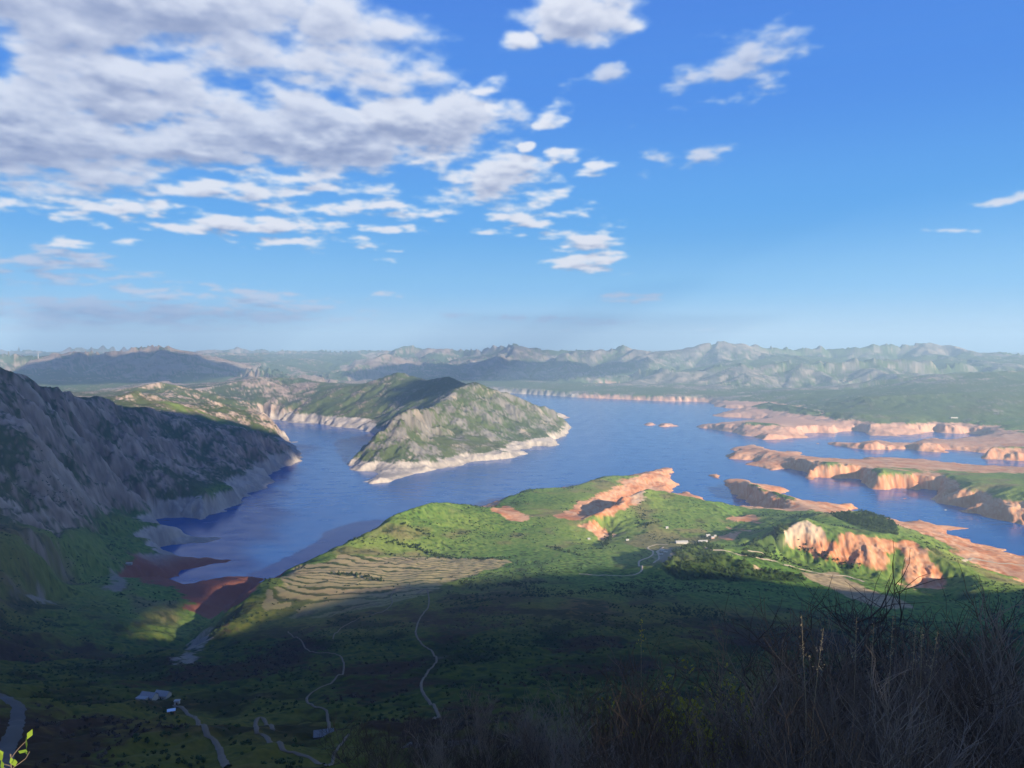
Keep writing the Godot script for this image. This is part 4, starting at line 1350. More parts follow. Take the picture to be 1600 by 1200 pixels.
func buildings() -> void:
	var white := lin(0.36, 0.355, 0.34)
	var lime := lin(0.5, 0.47, 0.42)
	var wall_stone := [paint(lin(0.2, 0.175, 0.15)), paint(lin(0.25, 0.22, 0.19)), paint(lin(0.17, 0.15, 0.135))]
	var sheet := lin(0.26, 0.26, 0.26)
	house("farmhouse", "long low farmhouse with a grey sheet roof, left of its twin", "house", Vector2(-246.8, -510.8), -0.25, 10, 3, 6, 2.2, lime, sheet, 3)
	house("farmhouse", "farmhouse with a grey sheet roof and two pale windows, right of its twin", "house", Vector2(-240.8, -518.3), -0.25, 9.5, 3, 6, 2.2, lime, sheet, 3)
	house("lean_to", "low lean-to shed at the left end of the farmhouses", "shed", Vector2(-249.2, -505.8), -0.2, 7, 2, 3.5, 0, lime, sheet, 1)
	house("hut", "tiny pale hut to the right of the farmhouses", "hut", Vector2(-215.6, -483.5), 0.1, 3, 2.2, 2.6, 0, lime, lin(0.3, 0.29, 0.28), 1)
	house("shed", "small shed with a blue-white roof below the farmhouses", "shed", Vector2(-175, -385.5), 0.4, 3.4, 2, 2.6, 0, lin(0.3, 0.14, 0.09), lin(0.45, 0.55, 0.68), 1)
	house("barn", "long barn with a white roof on the valley plain, largest there", "barn", Vector2(327, -1464.7), 0.06, 23, 3.5, 8, 2.0, white, white, 4)
	house("barn", "long white-roofed barn right of the largest barn on the plain", "barn", Vector2(369.1, -1470.2), 0.06, 17, 3.2, 6, 1.6, white, white, 3)
	house("house", "small white house behind the barns, left of a smaller hut", "house", Vector2(394.5, -1531.2), 0.2, 8, 3, 5, 1.5, white, white, 2)
	house("house", "small house with a reddish wall just behind the right-hand barn", "house", Vector2(397.7, -1508.7), 0.2, 6, 3, 5, 1.4, lin(0.4, 0.25, 0.2), white, 2)
	house("hut", "tiny white hut right of the small white house", "hut", Vector2(405.7, -1520), 0.1, 4, 2.8, 4, 1.0, white, white, 1)
	house("hut", "lone white hut on the dry plain below the green dome", "hut", Vector2(323.5, -1588.6), 0, 5, 3.5, 4.5, 1.0, white, white, 1)
	house("house", "mud-walled house at the top of the quarry yard", "house", Vector2(276.4, -1395.4), 0.3, 8, 3, 6, 0, lin(0.45, 0.38, 0.3), lin(0.5, 0.44, 0.36), 2)
	house("house", "mud-walled house in the middle of the quarry yard", "house", Vector2(277.1, -1369.6), -0.2, 7, 3, 5, 0, lin(0.42, 0.35, 0.28), lin(0.52, 0.46, 0.38), 2)
	house("house", "mud-walled house at the left of the quarry yard", "house", Vector2(269, -1369.3), 0.1, 7, 3, 5, 0, lin(0.45, 0.38, 0.3), lin(0.48, 0.42, 0.35), 2)
	house("shed", "long white shed on the western shore above the red headland", "shed", Vector2(-704.3, -1388.7), 0.1, 17, 3, 6, 0, white, white, 4)
	house("stone_hut", "low stone hut with a flat dark roof beside the forked track", "hut", Vector2(-81.4, -323.9), 0.25, 8, 2.4, 6, 0, lin(0.2, 0.19, 0.18), lin(0.1, 0.105, 0.11), 2)
	house("warehouse", "white warehouse on the far eastern plain", "warehouse", Vector2(2235.3, -3881.2), 0, 36, 5, 14, 0, white, white, 6)
	house("hut", "pale hut on the meadow, right of another hut", "hut", Vector2(229.5, -1514), 0.3, 6, 2.6, 4, 0.8, white, white, 1)
	house("hut", "pale hut on the meadow, left of another hut", "hut", Vector2(156.4, -1547.6), 0.1, 5, 2.6, 4, 0.8, white, white, 1)
	# a terrace wall with a pale railing, half hidden by the thicket
	var wl := thing("terrace_wall", Vector3(-40.5, 308, -257.3), 0.0, "low stone terrace wall behind the bare shrubs", "wall")
	var at := wl.position
	var run: Array = WALL
	for n in range(0, run.size() - 3, 2):
		var a := Vector2(run[n], run[n + 1])
		var b := Vector2(run[n + 2], run[n + 3])
		var c := (a + b) * 0.5
		var g := ground(c.x, c.y)
		var long := a.distance_to(b)
		var blocks := int(long / 1.6)
		for k in blocks:
			var f := (k + 0.5) / blocks
			var q := a.lerp(b, f)
			var y := lerpf(ground(q.x, q.y), g, 0.5)
			var o := part("stone", box(long / blocks - 0.06, 1.5 + 0.25 * sin(k * 2.3), 0.7 + 0.08 * sin(k * 5.1)), wall_stone[(k + n) % 3], wl, Vector3(q.x, y + 0.5, q.y) - at)
			o.rotation.y = -atan2(b.y - a.y, b.x - a.x)
	var rl := thing("railing", Vector3(11.1, 0, -279.5), 0.1, "pale slatted railing on the terrace behind the shrubs", "railing")
	rl.position.y = ground(rl.position.x, rl.position.z) + 0.4
	for k in 9:
		part("slat", box(0.16, 1.6, 0.08), paint(lin(0.5, 0.5, 0.5)), rl, Vector3(-2.0 + k * 0.5, 0.8, 0))
	for k in 2:
		part("rail", box(4.5, 0.12, 0.1), paint(lin(0.5, 0.5, 0.5)), rl, Vector3(0, 0.5 + k * 0.9, 0.1))
	# a boat on the eastern arm
	var bt := thing("boat", Vector3(1151.5, 0, -2023.9), 0.5, "small white motor boat on the water below the eastern red cliffs", "boat")
	var st := SurfaceTool.new()
	st.begin(Mesh.PRIMITIVE_TRIANGLES)
	st.set_smooth_group(-1)
	var ring := []
	for k in 12:
		var a := TAU * k / 12.0
		var p := Vector2(cos(a) * 4.6, sin(a) * 1.3)
		if cos(a) > 0.6:
			p.x += 1.2
		ring.append(p)
	for k in 12:
		var p: Vector2 = ring[k]
		var q: Vector2 = ring[(k + 1) % 12]
		var a := Vector3(p.x, 0.9, p.y)
		var b := Vector3(q.x, 0.9, q.y)
		var c := Vector3(p.x * 0.75, -0.3, p.y * 0.6)
		var e := Vector3(q.x * 0.75, -0.3, q.y * 0.6)
		for v: Vector3 in [a, c, b, b, c, e, Vector3(0, 0.7, 0), a, b]:
			st.add_vertex(v)
	st.generate_normals()
	part("hull", st.commit(), paint(white, 0.4), bt)
	var cab := part("cabin", box(3.0, 1.3, 1.7), paint(white, 0.5), bt, Vector3(-0.6, 1.4, 0))
	part("window", box(2.6, 0.5, 1.74), paint(lin(0.03, 0.04, 0.05), 0.2), cab, Vector3(0, 0.15, 0))
	# a mast on the far western ridge
	var tw := thing("tower", Vector3(-4427.5, 288.7, -7200.0), 0.0, "pale slender tower far off on the hazy western ridge", "tower")
	var cy := CylinderMesh.new()
	cy.top_radius = 2.5
	cy.bottom_radius = 4.0
	cy.height = 52.0
	part("shaft", cy, paint(white), tw, Vector3(0, 20, 0))
	part("platform", box(9, 3, 9), paint(white), tw, Vector3(0, 42, 0))


# ---- bushes and trees on the land below
func leaf_ball(r: RandomNumberGenerator, leaves: int, tall: float, trunk: bool) -> ArrayMesh:
	var v := PackedVector3Array()
	var n := PackedVector3Array()
	var c := PackedColorArray()
	var idx := PackedInt32Array()
	var lobes := []
	for k in 5:
		lobes.append(Vector3(r.randf_range(-0.45, 0.45), r.randf_range(0.25, 0.75) * tall, r.randf_range(-0.45, 0.45)))
	for k in leaves:
		var lobe: Vector3 = lobes[k % 5]
		var d := Vector3(r.randfn(), r.randfn() * 0.8, r.randfn()).normalized()
		var p := lobe + d * r.randf_range(0.25, 0.42)
		if p.y < 0.03:
			p.y = r.randf_range(0.03, 0.15)
		var t := d.cross(Vector3(r.randfn(), r.randfn(), r.randfn())).normalized()
		var b := d.cross(t)
		var s := r.randf_range(0.13, 0.27)
		var tone := r.randf_range(0.7, 1.35)
		# t, b and d are right-handed: this order is clockwise seen from outside
		for q: Vector3 in [t * s, (-t * 0.5 - b * 0.8) * s, (-t * 0.5 + b * 0.8) * s]:
			idx.append(v.size())
			v.append(p + q + d * r.randf_range(-0.05, 0.05))
			n.append((d + Vector3(0, 0.35, 0)).normalized())
			c.append(Color(tone, tone, tone))
	if trunk:
		for k in 4:
			var a := TAU * k / 4.0
			var b := TAU * (k + 1) / 4.0
			for q: Vector3 in [Vector3(cos(a) * 0.06, -0.2, sin(a) * 0.06), Vector3(cos(b) * 0.06, -0.2, sin(b) * 0.06), Vector3(0, tall * 0.7, 0)]:
				idx.append(v.size())
				v.append(q)
				n.append(Vector3(cos(a), 0, sin(a)))
				c.append(Color(0.7, 0.55, 0.45))
	return mesh_of(v, n, c, idx)


func in_frame(p: Vector3) -> bool:
	return absf(p.x) < -p.z * 0.7


func woods() -> void:
	var r := RandomNumberGenerator.new()
	r.seed = 404
	var kinds := []
	for k in 4:
		kinds.append(leaf_ball(r, 70, 1.0, false))
	for k in 3:
		kinds.append(leaf_ball(r, 90, 1.7, true))
	var spots := []          # [kind, position, size, colour, what]
	# scrub on the near slopes and bushes on the meadows beyond
	for k in 64000:
		var d := sqrt(r.randf_range(230.0 * 230.0, 1150.0 * 1150.0)) if k < 22000 else sqrt(r.randf_range(900.0 * 900.0, 2350.0 * 2350.0))
		var az := deg_to_rad(r.randf_range(-37.0, 37.0))
		var x := sin(az) * d
		var z := -cos(az) * d
		if x < -450.0 and z < -1500.0:
			continue
		var near := d < 900.0
		var dense := n_mid.get_noise_2d(x * 0.55 + 60.0, z * 0.55) + n_fine.get_noise_2d(x * 0.25, z * 0.25) * 0.6
		if dense < (r.randf_range(-0.35, 0.35) if near else r.randf_range(0.0, 0.5)):
			continue
		if maxf(masked("field", x, z), maxf(masked("pale", x, z), masked("red", x, z))) > 0.3 or masked("terrace", x, z) > 0.4 and r.randf() < 0.9:
			continue
		var h := ground(x, z)
		if h < WATERMARK + 6.0 or near_way(x, z):
			continue
		var brown := near and n_mid.get_noise_2d(x * 0.45 + 300.0, z * 0.45) > 0.05
		var c := (lin(0.05, 0.075, 0.026) if near else lin(0.03, 0.05, 0.02)) if not brown else lin(0.085, 0.065, 0.046)
		c = c * r.randf_range(0.7, 1.3)
		spots.append([r.randi() % 4, Vector3(x, h - 0.15, z), r.randf_range(0.9, 2.1) if near else r.randf_range(1.2, 2.8), c, "bush"])
	# rows of trees along the gullies
	for key: String in GULLIES:
		var p: Array = GULLIES[key]
		for n in range(0, p.size() - 3, 2):
			var a := Vector2(p[n], p[n + 1])
			var b := Vector2(p[n + 2], p[n + 3])
			for k in int(a.distance_to(b) / 3.2):
				var q := a.lerp(b, r.randf()) + Vector2(r.randfn(), r.randfn()) * 4.0
				spots.append([4 + r.randi() % 3, Vector3(q.x, ground(q.x, q.y) - 0.2, q.y), r.randf_range(2.2, 4.2), lin(0.03, 0.05, 0.018) * r.randf_range(0.7, 1.3), "tree"])
	# the wooded knolls
	for k in 60000:
		var x := r.randf_range(180.0, 860.0)
		var z := r.randf_range(-1660.0, -1050.0)
		var w := masked("wood", x, z)
		if w < 0.4 or r.randf() > 0.3:
			continue
		var dome := z < -1480.0
		if not dome and n_fine.get_noise_2d(x * 0.4, z * 0.4) < r.randf_range(-0.3, 0.4):
			continue
		spots.append([4 + r.randi() % 3, Vector3(x, ground(x, z) - 0.2, z), r.randf_range(2.4, 4.4), (lin(0.03, 0.055, 0.018) if dome else lin(0.05, 0.08, 0.025)) * r.randf_range(0.7, 1.3), "tree"])
	spots.sort_custom(func(a, b): return a[2] / a[1].distance_to(Vector3(0, EYE, 0)) > b[2] / b[1].distance_to(Vector3(0, EYE, 0)))
	var rest := {}
	var singles := {"bush": 0, "tree": 0}
	var mats := {}
	for s: Array in spots:
		var what: String = s[4]
		var t := Transform3D(Basis(Vector3.UP, r.randf() * TAU).scaled(Vector3(s[2], s[2] * r.randf_range(0.75, 1.1), s[2])), s[1])
		if singles[what] < 290 and in_frame(s[1]):
			singles[what] += 1
			var tone := int(clampf(s[3].g * 60.0, 0.0, 6.0))
			var key := "%s %d %s" % [what, tone, s[3].r > s[3].g]
			if not mats.has(key):
				var m := tinted(0.3)
				m.albedo_color = (s[3] as Color).linear_to_srgb()
				mats[key] = m
			var o := MeshInstance3D.new()
			o.name = "%s_%03d" % [what, singles[what]]
			o.mesh = kinds[s[0]]
			o.material_override = mats[key]
			o.transform = t
			tag(o, "low scrubby bush on the shaded hillside below" if what == "bush" else "small dark tree in the rows and groves of the green hills", what, "scrub bushes on the near slope" if what == "bush" else "trees on the green hills")
			add_child(o)
		else:
			if not rest.has(s[0]):
				rest[s[0]] = []
			rest[s[0]].append([t, s[3]])
	var shared := tinted(0.3)
	for k: int in rest:
		var mm := MultiMesh.new()
		mm.transform_format = MultiMesh.TRANSFORM_3D
		mm.use_colors = true
		mm.mesh = kinds[k]
		mm.instance_count = rest[k].size()
		for n in rest[k].size():
			mm.set_instance_transform(n, rest[k][n][0])
			mm.set_instance_color(n, rest[k][n][1])
		var o := MultiMeshInstance3D.new()
		o.name = "scattered_scrub" if k < 4 else "scattered_trees"
		o.multimesh = mm
		o.material_override = shared
		o.set_meta("kind", "stuff")
		tag(o, "scattered scrub dotting the hillsides" if k < 4 else "trees of the groves and gullies, too small to tell apart", "scrub" if k < 4 else "trees")
		add_child(o, true)


func near_way(x: float, z: float) -> bool:
	for key: String in WAYS:
		var p: Array = WAYS[key]
		for n in range(0, p.size() - 3, 2):
			var q := Geometry2D.get_closest_point_to_segment(Vector2(x, z), Vector2(p[n], p[n + 1]), Vector2(p[n + 2], p[n + 3]))
			if q.distance_squared_to(Vector2(x, z)) < (36.0 if key != "road west" else 64.0):
				return true
	return false


# ---- the thicket in front of the camera
func twig(v: PackedVector3Array, n: PackedVector3Array, idx: PackedInt32Array, pts: PackedVector3Array, r0: float, r1: float, sides: int) -> void:
	var base := v.size()
	var m := pts.size()
	for k in m:
		var dir := (pts[mini(k + 1, m - 1)] - pts[maxi(k - 1, 0)]).normalized()
		var s := dir.cross(Vector3(0.31, 0.2, 0.93)).normalized()
		var t := dir.cross(s)
		var rad := lerpf(r0, r1, float(k) / (m - 1))
		for q in sides:
			var a := TAU * q / sides
			var o := s * cos(a) + t * sin(a)
			v.append(pts[k] + o * rad)
			n.append(o)
	for k in m - 1:
		for q in sides:
			var a := base + k * sides + q
			var b := base + k * sides + (q + 1) % sides
			idx.append_array([a, a + sides, b, b, a + sides, b + sides])


func wander(r: RandomNumberGenerator, from: Vector3, dir: Vector3, length: float, steps: int, bend: float, lift: float) -> PackedVector3Array:
	var p := PackedVector3Array([from])
	var d := dir.normalized()
	for k in steps:
		d = (d + Vector3(r.randfn(), r.randfn() * 0.6, r.randfn()) * bend + Vector3(0, lift, 0)).normalized()
		p.append(p[p.size() - 1] + d * length / steps)
	return p


# One stem with its side shoots, about one unit tall. «tips» receives the ends of the shoots.
func stem(r: RandomNumberGenerator, lean: Vector3, crooked: float, shoots: int, tips: PackedVector3Array) -> ArrayMesh:
	var v := PackedVector3Array()
	var n := PackedVector3Array()
	var idx := PackedInt32Array()
	var main := wander(r, Vector3(r.randf_range(-0.04, 0.04), -0.06, r.randf_range(-0.04, 0.04)), Vector3(0, 1, 0) + lean, r.randf_range(0.85, 1.1), 8, 0.07 + crooked * 0.3, 0.05)
	twig(v, n, idx, main, 0.0036 + crooked * 0.006, 0.0008, 4)
	tips.append(main[8])
	for k in shoots:
		var at := r.randf_range(0.25, 0.95) * 8.0
		var i := int(at)
		var from := main[i].lerp(main[mini(i + 1, 8)], at - i)
		var out := Vector3(r.randfn(), 0, r.randfn()).normalized()
		var dir := Vector3(0, 1.3 - crooked * 1.1, 0) + out * r.randf_range(0.5, 1.0) + lean
		var side := wander(r, from, dir, r.randf_range(0.18, 0.42) * (1.25 - at / 11.0), 5, 0.1 + crooked * 0.35, 0.08)
		twig(v, n, idx, side, 0.0019 + crooked * 0.0024, 0.0006, 3)
		tips.append(side[5])
		for q in 5:
			var j := 1 + r.randi() % 4
			var d2 := (side[j + 1] - side[j]).normalized() + Vector3(r.randfn(), r.randf_range(-0.2, 0.9), r.randfn()) * (0.5 + crooked * 0.3)
			var end := wander(r, side[j], d2, r.randf_range(0.06, 0.17), 3, 0.12 + crooked * 0.3, 0.08)
			twig(v, n, idx, end, 0.0014, 0.0006, 3)
			tips.append(end[3])
	return mesh_of(v, n, PackedColorArray(), idx)


func leaves_at(r: RandomNumberGenerator, tips: PackedVector3Array, size: float, each: int, spread: float) -> ArrayMesh:
	var v := PackedVector3Array()
	var n := PackedVector3Array()
	var c := PackedColorArray()
	var idx := PackedInt32Array()
	for t in tips:
		for k in each:
			var p := t + Vector3(r.randfn(), r.randfn(), r.randfn()) * spread
			var d := Vector3(r.randfn(), r.randfn() + 0.5, r.randfn()).normalized()
			var s := d.cross(Vector3(r.randfn(), r.randfn(), r.randfn())).normalized()
			var up := s.cross(d).normalized()
			var l := size * r.randf_range(0.7, 1.3)
			var tone := r.randf_range(0.75, 1.25)
			var b := v.size()
			for q: Vector3 in [Vector3.ZERO, d * l * 0.5 + s * l * 0.28, d * l, d * l * 0.5 - s * l * 0.28]:
				v.append(p + q)
				n.append(up)
				c.append(Color(tone, tone, tone))
			idx.append_array([b, b + 2, b + 1, b, b + 3, b + 2])
	return mesh_of(v, n, c, idx)


# A shrub with a stem per part, one unit tall; leafed ones carry leaves under their stems.
func make_shrub(r: RandomNumberGenerator, stems: int, crooked: float, spread: float, shoots: int, bark: Material, leaf: Material, leaf_size: float, leaf_each: int) -> Node3D:
	var o := Node3D.new()
	for k in stems:
		var a := TAU * k / stems + r.randf_range(-0.4, 0.4)
		var lean := Vector3(cos(a), 0, sin(a)) * r.randf_range(0.1, 1.0) * spread + Vector3(-0.1, 0, 0)
		var tips := PackedVector3Array()
		var s := part("stem", stem(r, lean, crooked, shoots, tips), bark, o)
		if leaf:
			part("leaves", leaves_at(r, tips, leaf_size, leaf_each, leaf_size * 0.5), leaf, s)
	return o


func plant(proto: Node3D, called: String, px: float, depth: float, top: float, turn: float, label: String, category: String, group := "") -> Node3D:
	# px: bearing as metres aside per metre ahead; top: the height that its tips reach
	var x := px * depth
	var y := ground(x, -depth) - 0.1
	var o: Node3D = proto.duplicate()
	o.name = numbered(called)
	o.position = Vector3(x, y, -depth)
	o.rotation.y = turn
	var s := maxf(top - y, 0.8) / (1.1 if called != "thorny_tree" else 1.03)
	o.scale = Vector3(s, s, s)
	add_child(o)
	tag(o, label, category, group)
	return o


func thicket() -> void:
	var r := RandomNumberGenerator.new()
	r.seed = 2024
	var bark := paint(lin(0.175, 0.13, 0.095))
	var bark_pale := paint(lin(0.26, 0.2, 0.15))
	var bark_brown := paint(lin(0.13, 0.09, 0.062))
	var bark_dark := paint(lin(0.09, 0.075, 0.062))
	var young := tinted(0.8)
	young.albedo_color = lin(0.36, 0.32, 0.05).linear_to_srgb()
	var fresh := tinted(0.9)
	fresh.albedo_color = lin(0.3, 0.42, 0.05).linear_to_srgb()
	var gold := tinted(0.5)
	gold.albedo_color = lin(0.62, 0.5, 0.06).linear_to_srgb()
	var straw := paint(lin(0.34, 0.26, 0.15))
	var protos := []
	for k in 6:
		protos.append(make_shrub(r, 9, 0.08 + 0.13 * (k % 3), 0.36, 10, [bark, bark_pale, bark_brown][k % 3], null, 0.0, 0))
	var thorny := []
	for k in 3:
		thorny.append(make_shrub(r, 4, 0.62, 0.5, 13, bark_dark, null, 0.0, 0))
	var leafy := make_shrub(r, 8, 0.15, 0.4, 9, bark, young, 0.028, 3)
	var group := "bare shrubs of the thicket below the viewpoint"
	var same := "bare grey-brown shrub in the dense thicket below the viewpoint"
	plant(protos[5], "bare_shrub", 0.1746, 13, 444.94, 3.91, "round bare shrub of upright twigs, left of the yellow-green bush", "shrub")
	plant(protos[5], "bare_shrub", 0.1372, 15, 443.73, 4.99, same, "shrub", group)
	plant(protos[0], "bare_shrub", 0.2120, 14, 444.09, 5.79, same, "shrub", group)
	plant(protos[1], "bare_shrub", 0.0831, 16, 442.71, 4.87, same, "shrub", group)
	plant(protos[1], "bare_shrub", 0.0457, 18, 441.62, 0.33, same, "shrub", group)
	plant(protos[1], "bare_shrub", 0.0166, 16, 442.38, 2.33, same, "shrub", group)
	plant(protos[4], "bare_shrub", -0.0357, 15, 443.10, 3.41, "bare shrub with tall pale wands rising above the lower thicket", "shrub")
	plant(protos[1], "bare_shrub", -0.0831, 18, 441.13, 0.08, same, "shrub", group)
	plant(protos[3], "bare_shrub", -0.1247, 17, 441.41, 1.76, same, "shrub", group)
	plant(protos[0], "bare_shrub", -0.1563, 19, 440.00, 4.78, same, "shrub", group)
	plant(protos[3], "bare_shrub", -0.1870, 20, 439.19, 3.88, same, "shrub", group)
	plant(leafy, "leafing_bush", 0.2743, 16, 442.95, 0.83, "bush in yellow-green young leaf among the bare shrubs", "shrub")
	plant(leafy, "leafing_bush", 0.3076, 15, 442.94, 4.86, "smaller leafing bush low beside the yellow-green bush", "shrub")
	plant(protos[1], "bare_shrub", 0.3491, 12, 445.13, 1.82, same, "shrub", group)
	plant(protos[5], "bare_shrub", 0.3865, 13, 445.10, 5.50, same, "shrub", group)
	plant(protos[5], "bare_shrub", 0.4406, 14, 444.88, 1.14, same, "shrub", group)
	plant(protos[3], "bare_shrub", 0.4988, 13, 445.35, 6.07, same, "shrub", group)
	plant(protos[3], "bare_shrub", 0.5486, 12, 445.83, 0.14, same, "shrub", group)
	plant(protos[2], "bare_shrub", 0.5985, 11, 446.32, 5.88, same, "shrub", group)
	plant(protos[4], "bare_shrub", 0.6525, 10, 446.69, 2.08, same, "shrub", group)
	plant(protos[5], "bare_shrub", 0.6276, 12, 445.88, 0.02, same, "shrub", group)
	plant(protos[2], "bare_shrub", 0.5736, 10, 446.48, 2.12, same, "shrub", group)
	plant(protos[3], "bare_shrub", 0.3658, 10, 445.69, 5.14, same, "shrub", group)
	plant(protos[3], "bare_shrub", 0.4239, 9, 446.20, 1.98, same, "shrub", group)
	plant(protos[0], "bare_shrub", 0.4821, 9, 446.12, 4.43, same, "shrub", group)
	plant(protos[0], "bare_shrub", 0.5486, 8.5, 446.27, 6.12, same, "shrub", group)
	plant(protos[3], "bare_shrub", 0.6318, 8, 446.56, 2.25, same, "shrub", group)
	plant(protos[3], "bare_shrub", 0.6650, 10, 446.11, 3.45, same, "shrub", group)
	plant(thorny[1], "thorny_tree", 0.6218, 14, 445.80, 2.36, "dark crooked thorn tree, tallest at the right edge of the thicket", "tree")
	plant(thorny[2], "thorny_tree", 0.5819, 15, 445.14, 0.29, "dark thorn tree just left of the tallest one at the right edge", "tree")
	plant(thorny[0], "thorny_tree", 0.5112, 16, 444.64, 6.00, "dark thorn tree right of the one before the beige field", "tree")
	plant(thorny[1], "thorny_tree", 0.4722, 16, 445.11, 4.75, "dark crooked thorn tree before the beige field", "tree")
	plant(thorny[1], "thorny_tree", 0.5528, 18, 444.27, 3.22, "dark thorn tree between two taller thorn trees", "tree")
	plant(thorny[2], "thorny_tree", 0.6608, 15, 445.10, 4.87, "dark thorn tree cut by the right edge", "tree")
	plant(thorny[1], "thorny_tree", 0.4156, 15, 444.85, 4.70, "low thorn tree with pale outstretched branches, leftmost of the thorn trees", "tree")
	plant(protos[1], "bare_shrub", -0.1900, 14.1, 441.75, 3.84, same, "shrub", group)
	plant(protos[0], "bare_shrub", -0.1820, 17.8, 439.08, 1.92, same, "shrub", group)
	plant(protos[4], "bare_shrub", -0.1580, 11.4, 443.54, 0.30, same, "shrub", group)
	plant(protos[5], "bare_shrub", -0.1322, 12.7, 442.39, 1.57, same, "shrub", group)
	plant(protos[1], "bare_shrub", -0.1298, 21, 438.23, 2.10, same, "shrub", group)
	plant(protos[1], "bare_shrub", -0.1020, 20.9, 437.75, 2.60, same, "shrub", group)
	plant(protos[4], "bare_shrub", -0.0940, 11.1, 444.23, 5.79, same, "shrub", group)
	plant(protos[2], "bare_shrub", -0.0739, 18.4, 439.35, 3.01, same, "shrub", group)
	plant(protos[5], "bare_shrub", -0.0647, 23.8, 437.79, 6.03, same, "shrub", group)
	plant(protos[4], "bare_shrub", -0.0493, 15.2, 441.46, 3.44, same, "shrub", group)
	plant(protos[2], "bare_shrub", -0.0478, 17.8, 440.66, 0.22, same, "shrub", group)
	plant(protos[5], "bare_shrub", -0.0313, 11.5, 443.37, 6.16, same, "shrub", group)
	plant(protos[2], "bare_shrub", 0.0102, 21.8, 438.96, 2.98, same, "shrub", group)
	plant(protos[2], "bare_shrub", 0.0007, 17.2, 440.23, 5.01, same, "shrub", group)
	plant(protos[5], "bare_shrub", 0.0281, 14.3, 442.67, 5.29, same, "shrub", group)
	plant(protos[2], "bare_shrub", 0.0391, 15.4, 441.21, 1.04, same, "shrub", group)
	plant(protos[4], "bare_shrub", 0.0443, 15.2, 442.56, 3.87, same, "shrub", group)
	plant(protos[5], "bare_shrub", 0.0570, 19.1, 439.50, 4.00, same, "shrub", group)
	plant(protos[1], "bare_shrub", 0.0697, 11.7, 444.21, 4.77, same, "shrub", group)
	plant(protos[0], "bare_shrub", 0.0871, 10, 444.33, 5.60, same, "shrub", group)
	plant(protos[5], "bare_shrub", 0.1236, 15.2, 442.82, 2.20, same, "shrub", group)
	plant(protos[2], "bare_shrub", 0.0938, 13.1, 443.21, 2.20, same, "shrub", group)
	plant(protos[2], "bare_shrub", 0.1485, 23.5, 439.27, 3.45, same, "shrub", group)
	plant(protos[1], "bare_shrub", 0.1295, 11.9, 443.90, 2.21, same, "shrub", group)
	plant(protos[3], "bare_shrub", 0.1616, 16, 442.96, 0.98, same, "shrub", group)
	plant(protos[5], "bare_shrub", 0.1638, 8.9, 445.87, 5.16, same, "shrub", group)
	plant(protos[4], "bare_shrub", 0.1889, 17.1, 442.48, 2.04, same, "shrub", group)
	plant(protos[3], "bare_shrub", 0.1905, 14.7, 442.56, 4.45, same, "shrub", group)
	plant(protos[2], "bare_shrub", 0.2243, 16.4, 442.49, 2.61, same, "shrub", group)
	plant(protos[3], "bare_shrub", 0.2208, 9.3, 445.29, 3.90, same, "shrub", group)
	plant(protos[2], "bare_shrub", 0.2425, 9.2, 445.46, 3.34, same, "shrub", group)
	plant(protos[2], "bare_shrub", 0.2638, 11.5, 443.85, 0.97, same, "shrub", group)
	plant(protos[0], "bare_shrub", 0.2774, 22, 438.77, 5.53, same, "shrub", group)
	plant(protos[4], "bare_shrub", 0.2863, 12.5, 443.22, 1.86, same, "shrub", group)
	plant(protos[2], "bare_shrub", 0.3047, 17.9, 441.27, 0.23, same, "shrub", group)
	plant(protos[3], "bare_shrub", 0.3044, 15.7, 441.16, 0.09, same, "shrub", group)
	plant(protos[3], "bare_shrub", 0.3367, 16.2, 442.31, 5.73, same, "shrub", group)
	plant(protos[0], "bare_shrub", 0.3306, 11.9, 443.82, 5.21, same, "shrub", group)
	plant(protos[2], "bare_shrub", 0.3736, 13.3, 444.06, 4.90, same, "shrub", group)
	plant(protos[3], "bare_shrub", 0.3513, 22.1, 438.82, 3.38, same, "shrub", group)
	plant(protos[0], "bare_shrub", 0.3921, 13, 444.65, 0.54, same, "shrub", group)
	plant(protos[3], "bare_shrub", 0.4054, 8.5, 446.03, 2.55, same, "shrub", group)
	plant(protos[1], "bare_shrub", 0.4064, 21.4, 441.38, 0.70, same, "shrub", group)
	plant(protos[0], "bare_shrub", 0.4258, 10.3, 445.36, 5.04, same, "shrub", group)
	plant(protos[4], "bare_shrub", 0.4377, 20.2, 441.81, 1.76, same, "shrub", group)
	plant(protos[5], "bare_shrub", 0.4345, 7.6, 446.54, 0.57, same, "shrub", group)
	plant(protos[2], "bare_shrub", 0.4751, 22.7, 440.98, 0.87, same, "shrub", group)
	plant(protos[1], "bare_shrub", 0.4778, 21.6, 440.31, 3.45, same, "shrub", group)
	plant(protos[1], "bare_shrub", 0.4892, 13.3, 444.82, 6.12, same, "shrub", group)
	plant(protos[4], "bare_shrub", 0.5022, 7.8, 446.63, 2.15, same, "shrub", group)
	plant(protos[3], "bare_shrub", 0.5166, 15.8, 443.57, 2.45, same, "shrub", group)
	plant(protos[1], "bare_shrub", 0.5474, 15.6, 443.22, 2.42, same, "shrub", group)
	plant(protos[1], "bare_shrub", 0.5663, 23.6, 440.89, 4.18, same, "shrub", group)
	plant(protos[5], "bare_shrub", 0.5670, 11.8, 444.69, 5.84, same, "shrub", group)
	plant(protos[5], "bare_shrub", 0.5984, 14.4, 444.40, 1.86, same, "shrub", group)
	plant(protos[1], "bare_shrub", 0.6039, 22.4, 440.52, 1.35, same, "shrub", group)
	plant(protos[3], "bare_shrub", 0.6023, 11.9, 445.46, 3.08, same, "shrub", group)
	plant(protos[3], "bare_shrub", 0.6254, 20.8, 441.11, 3.89, same, "shrub", group)
	plant(protos[3], "bare_shrub", 0.6439, 11.4, 445.64, 2.35, same, "shrub", group)
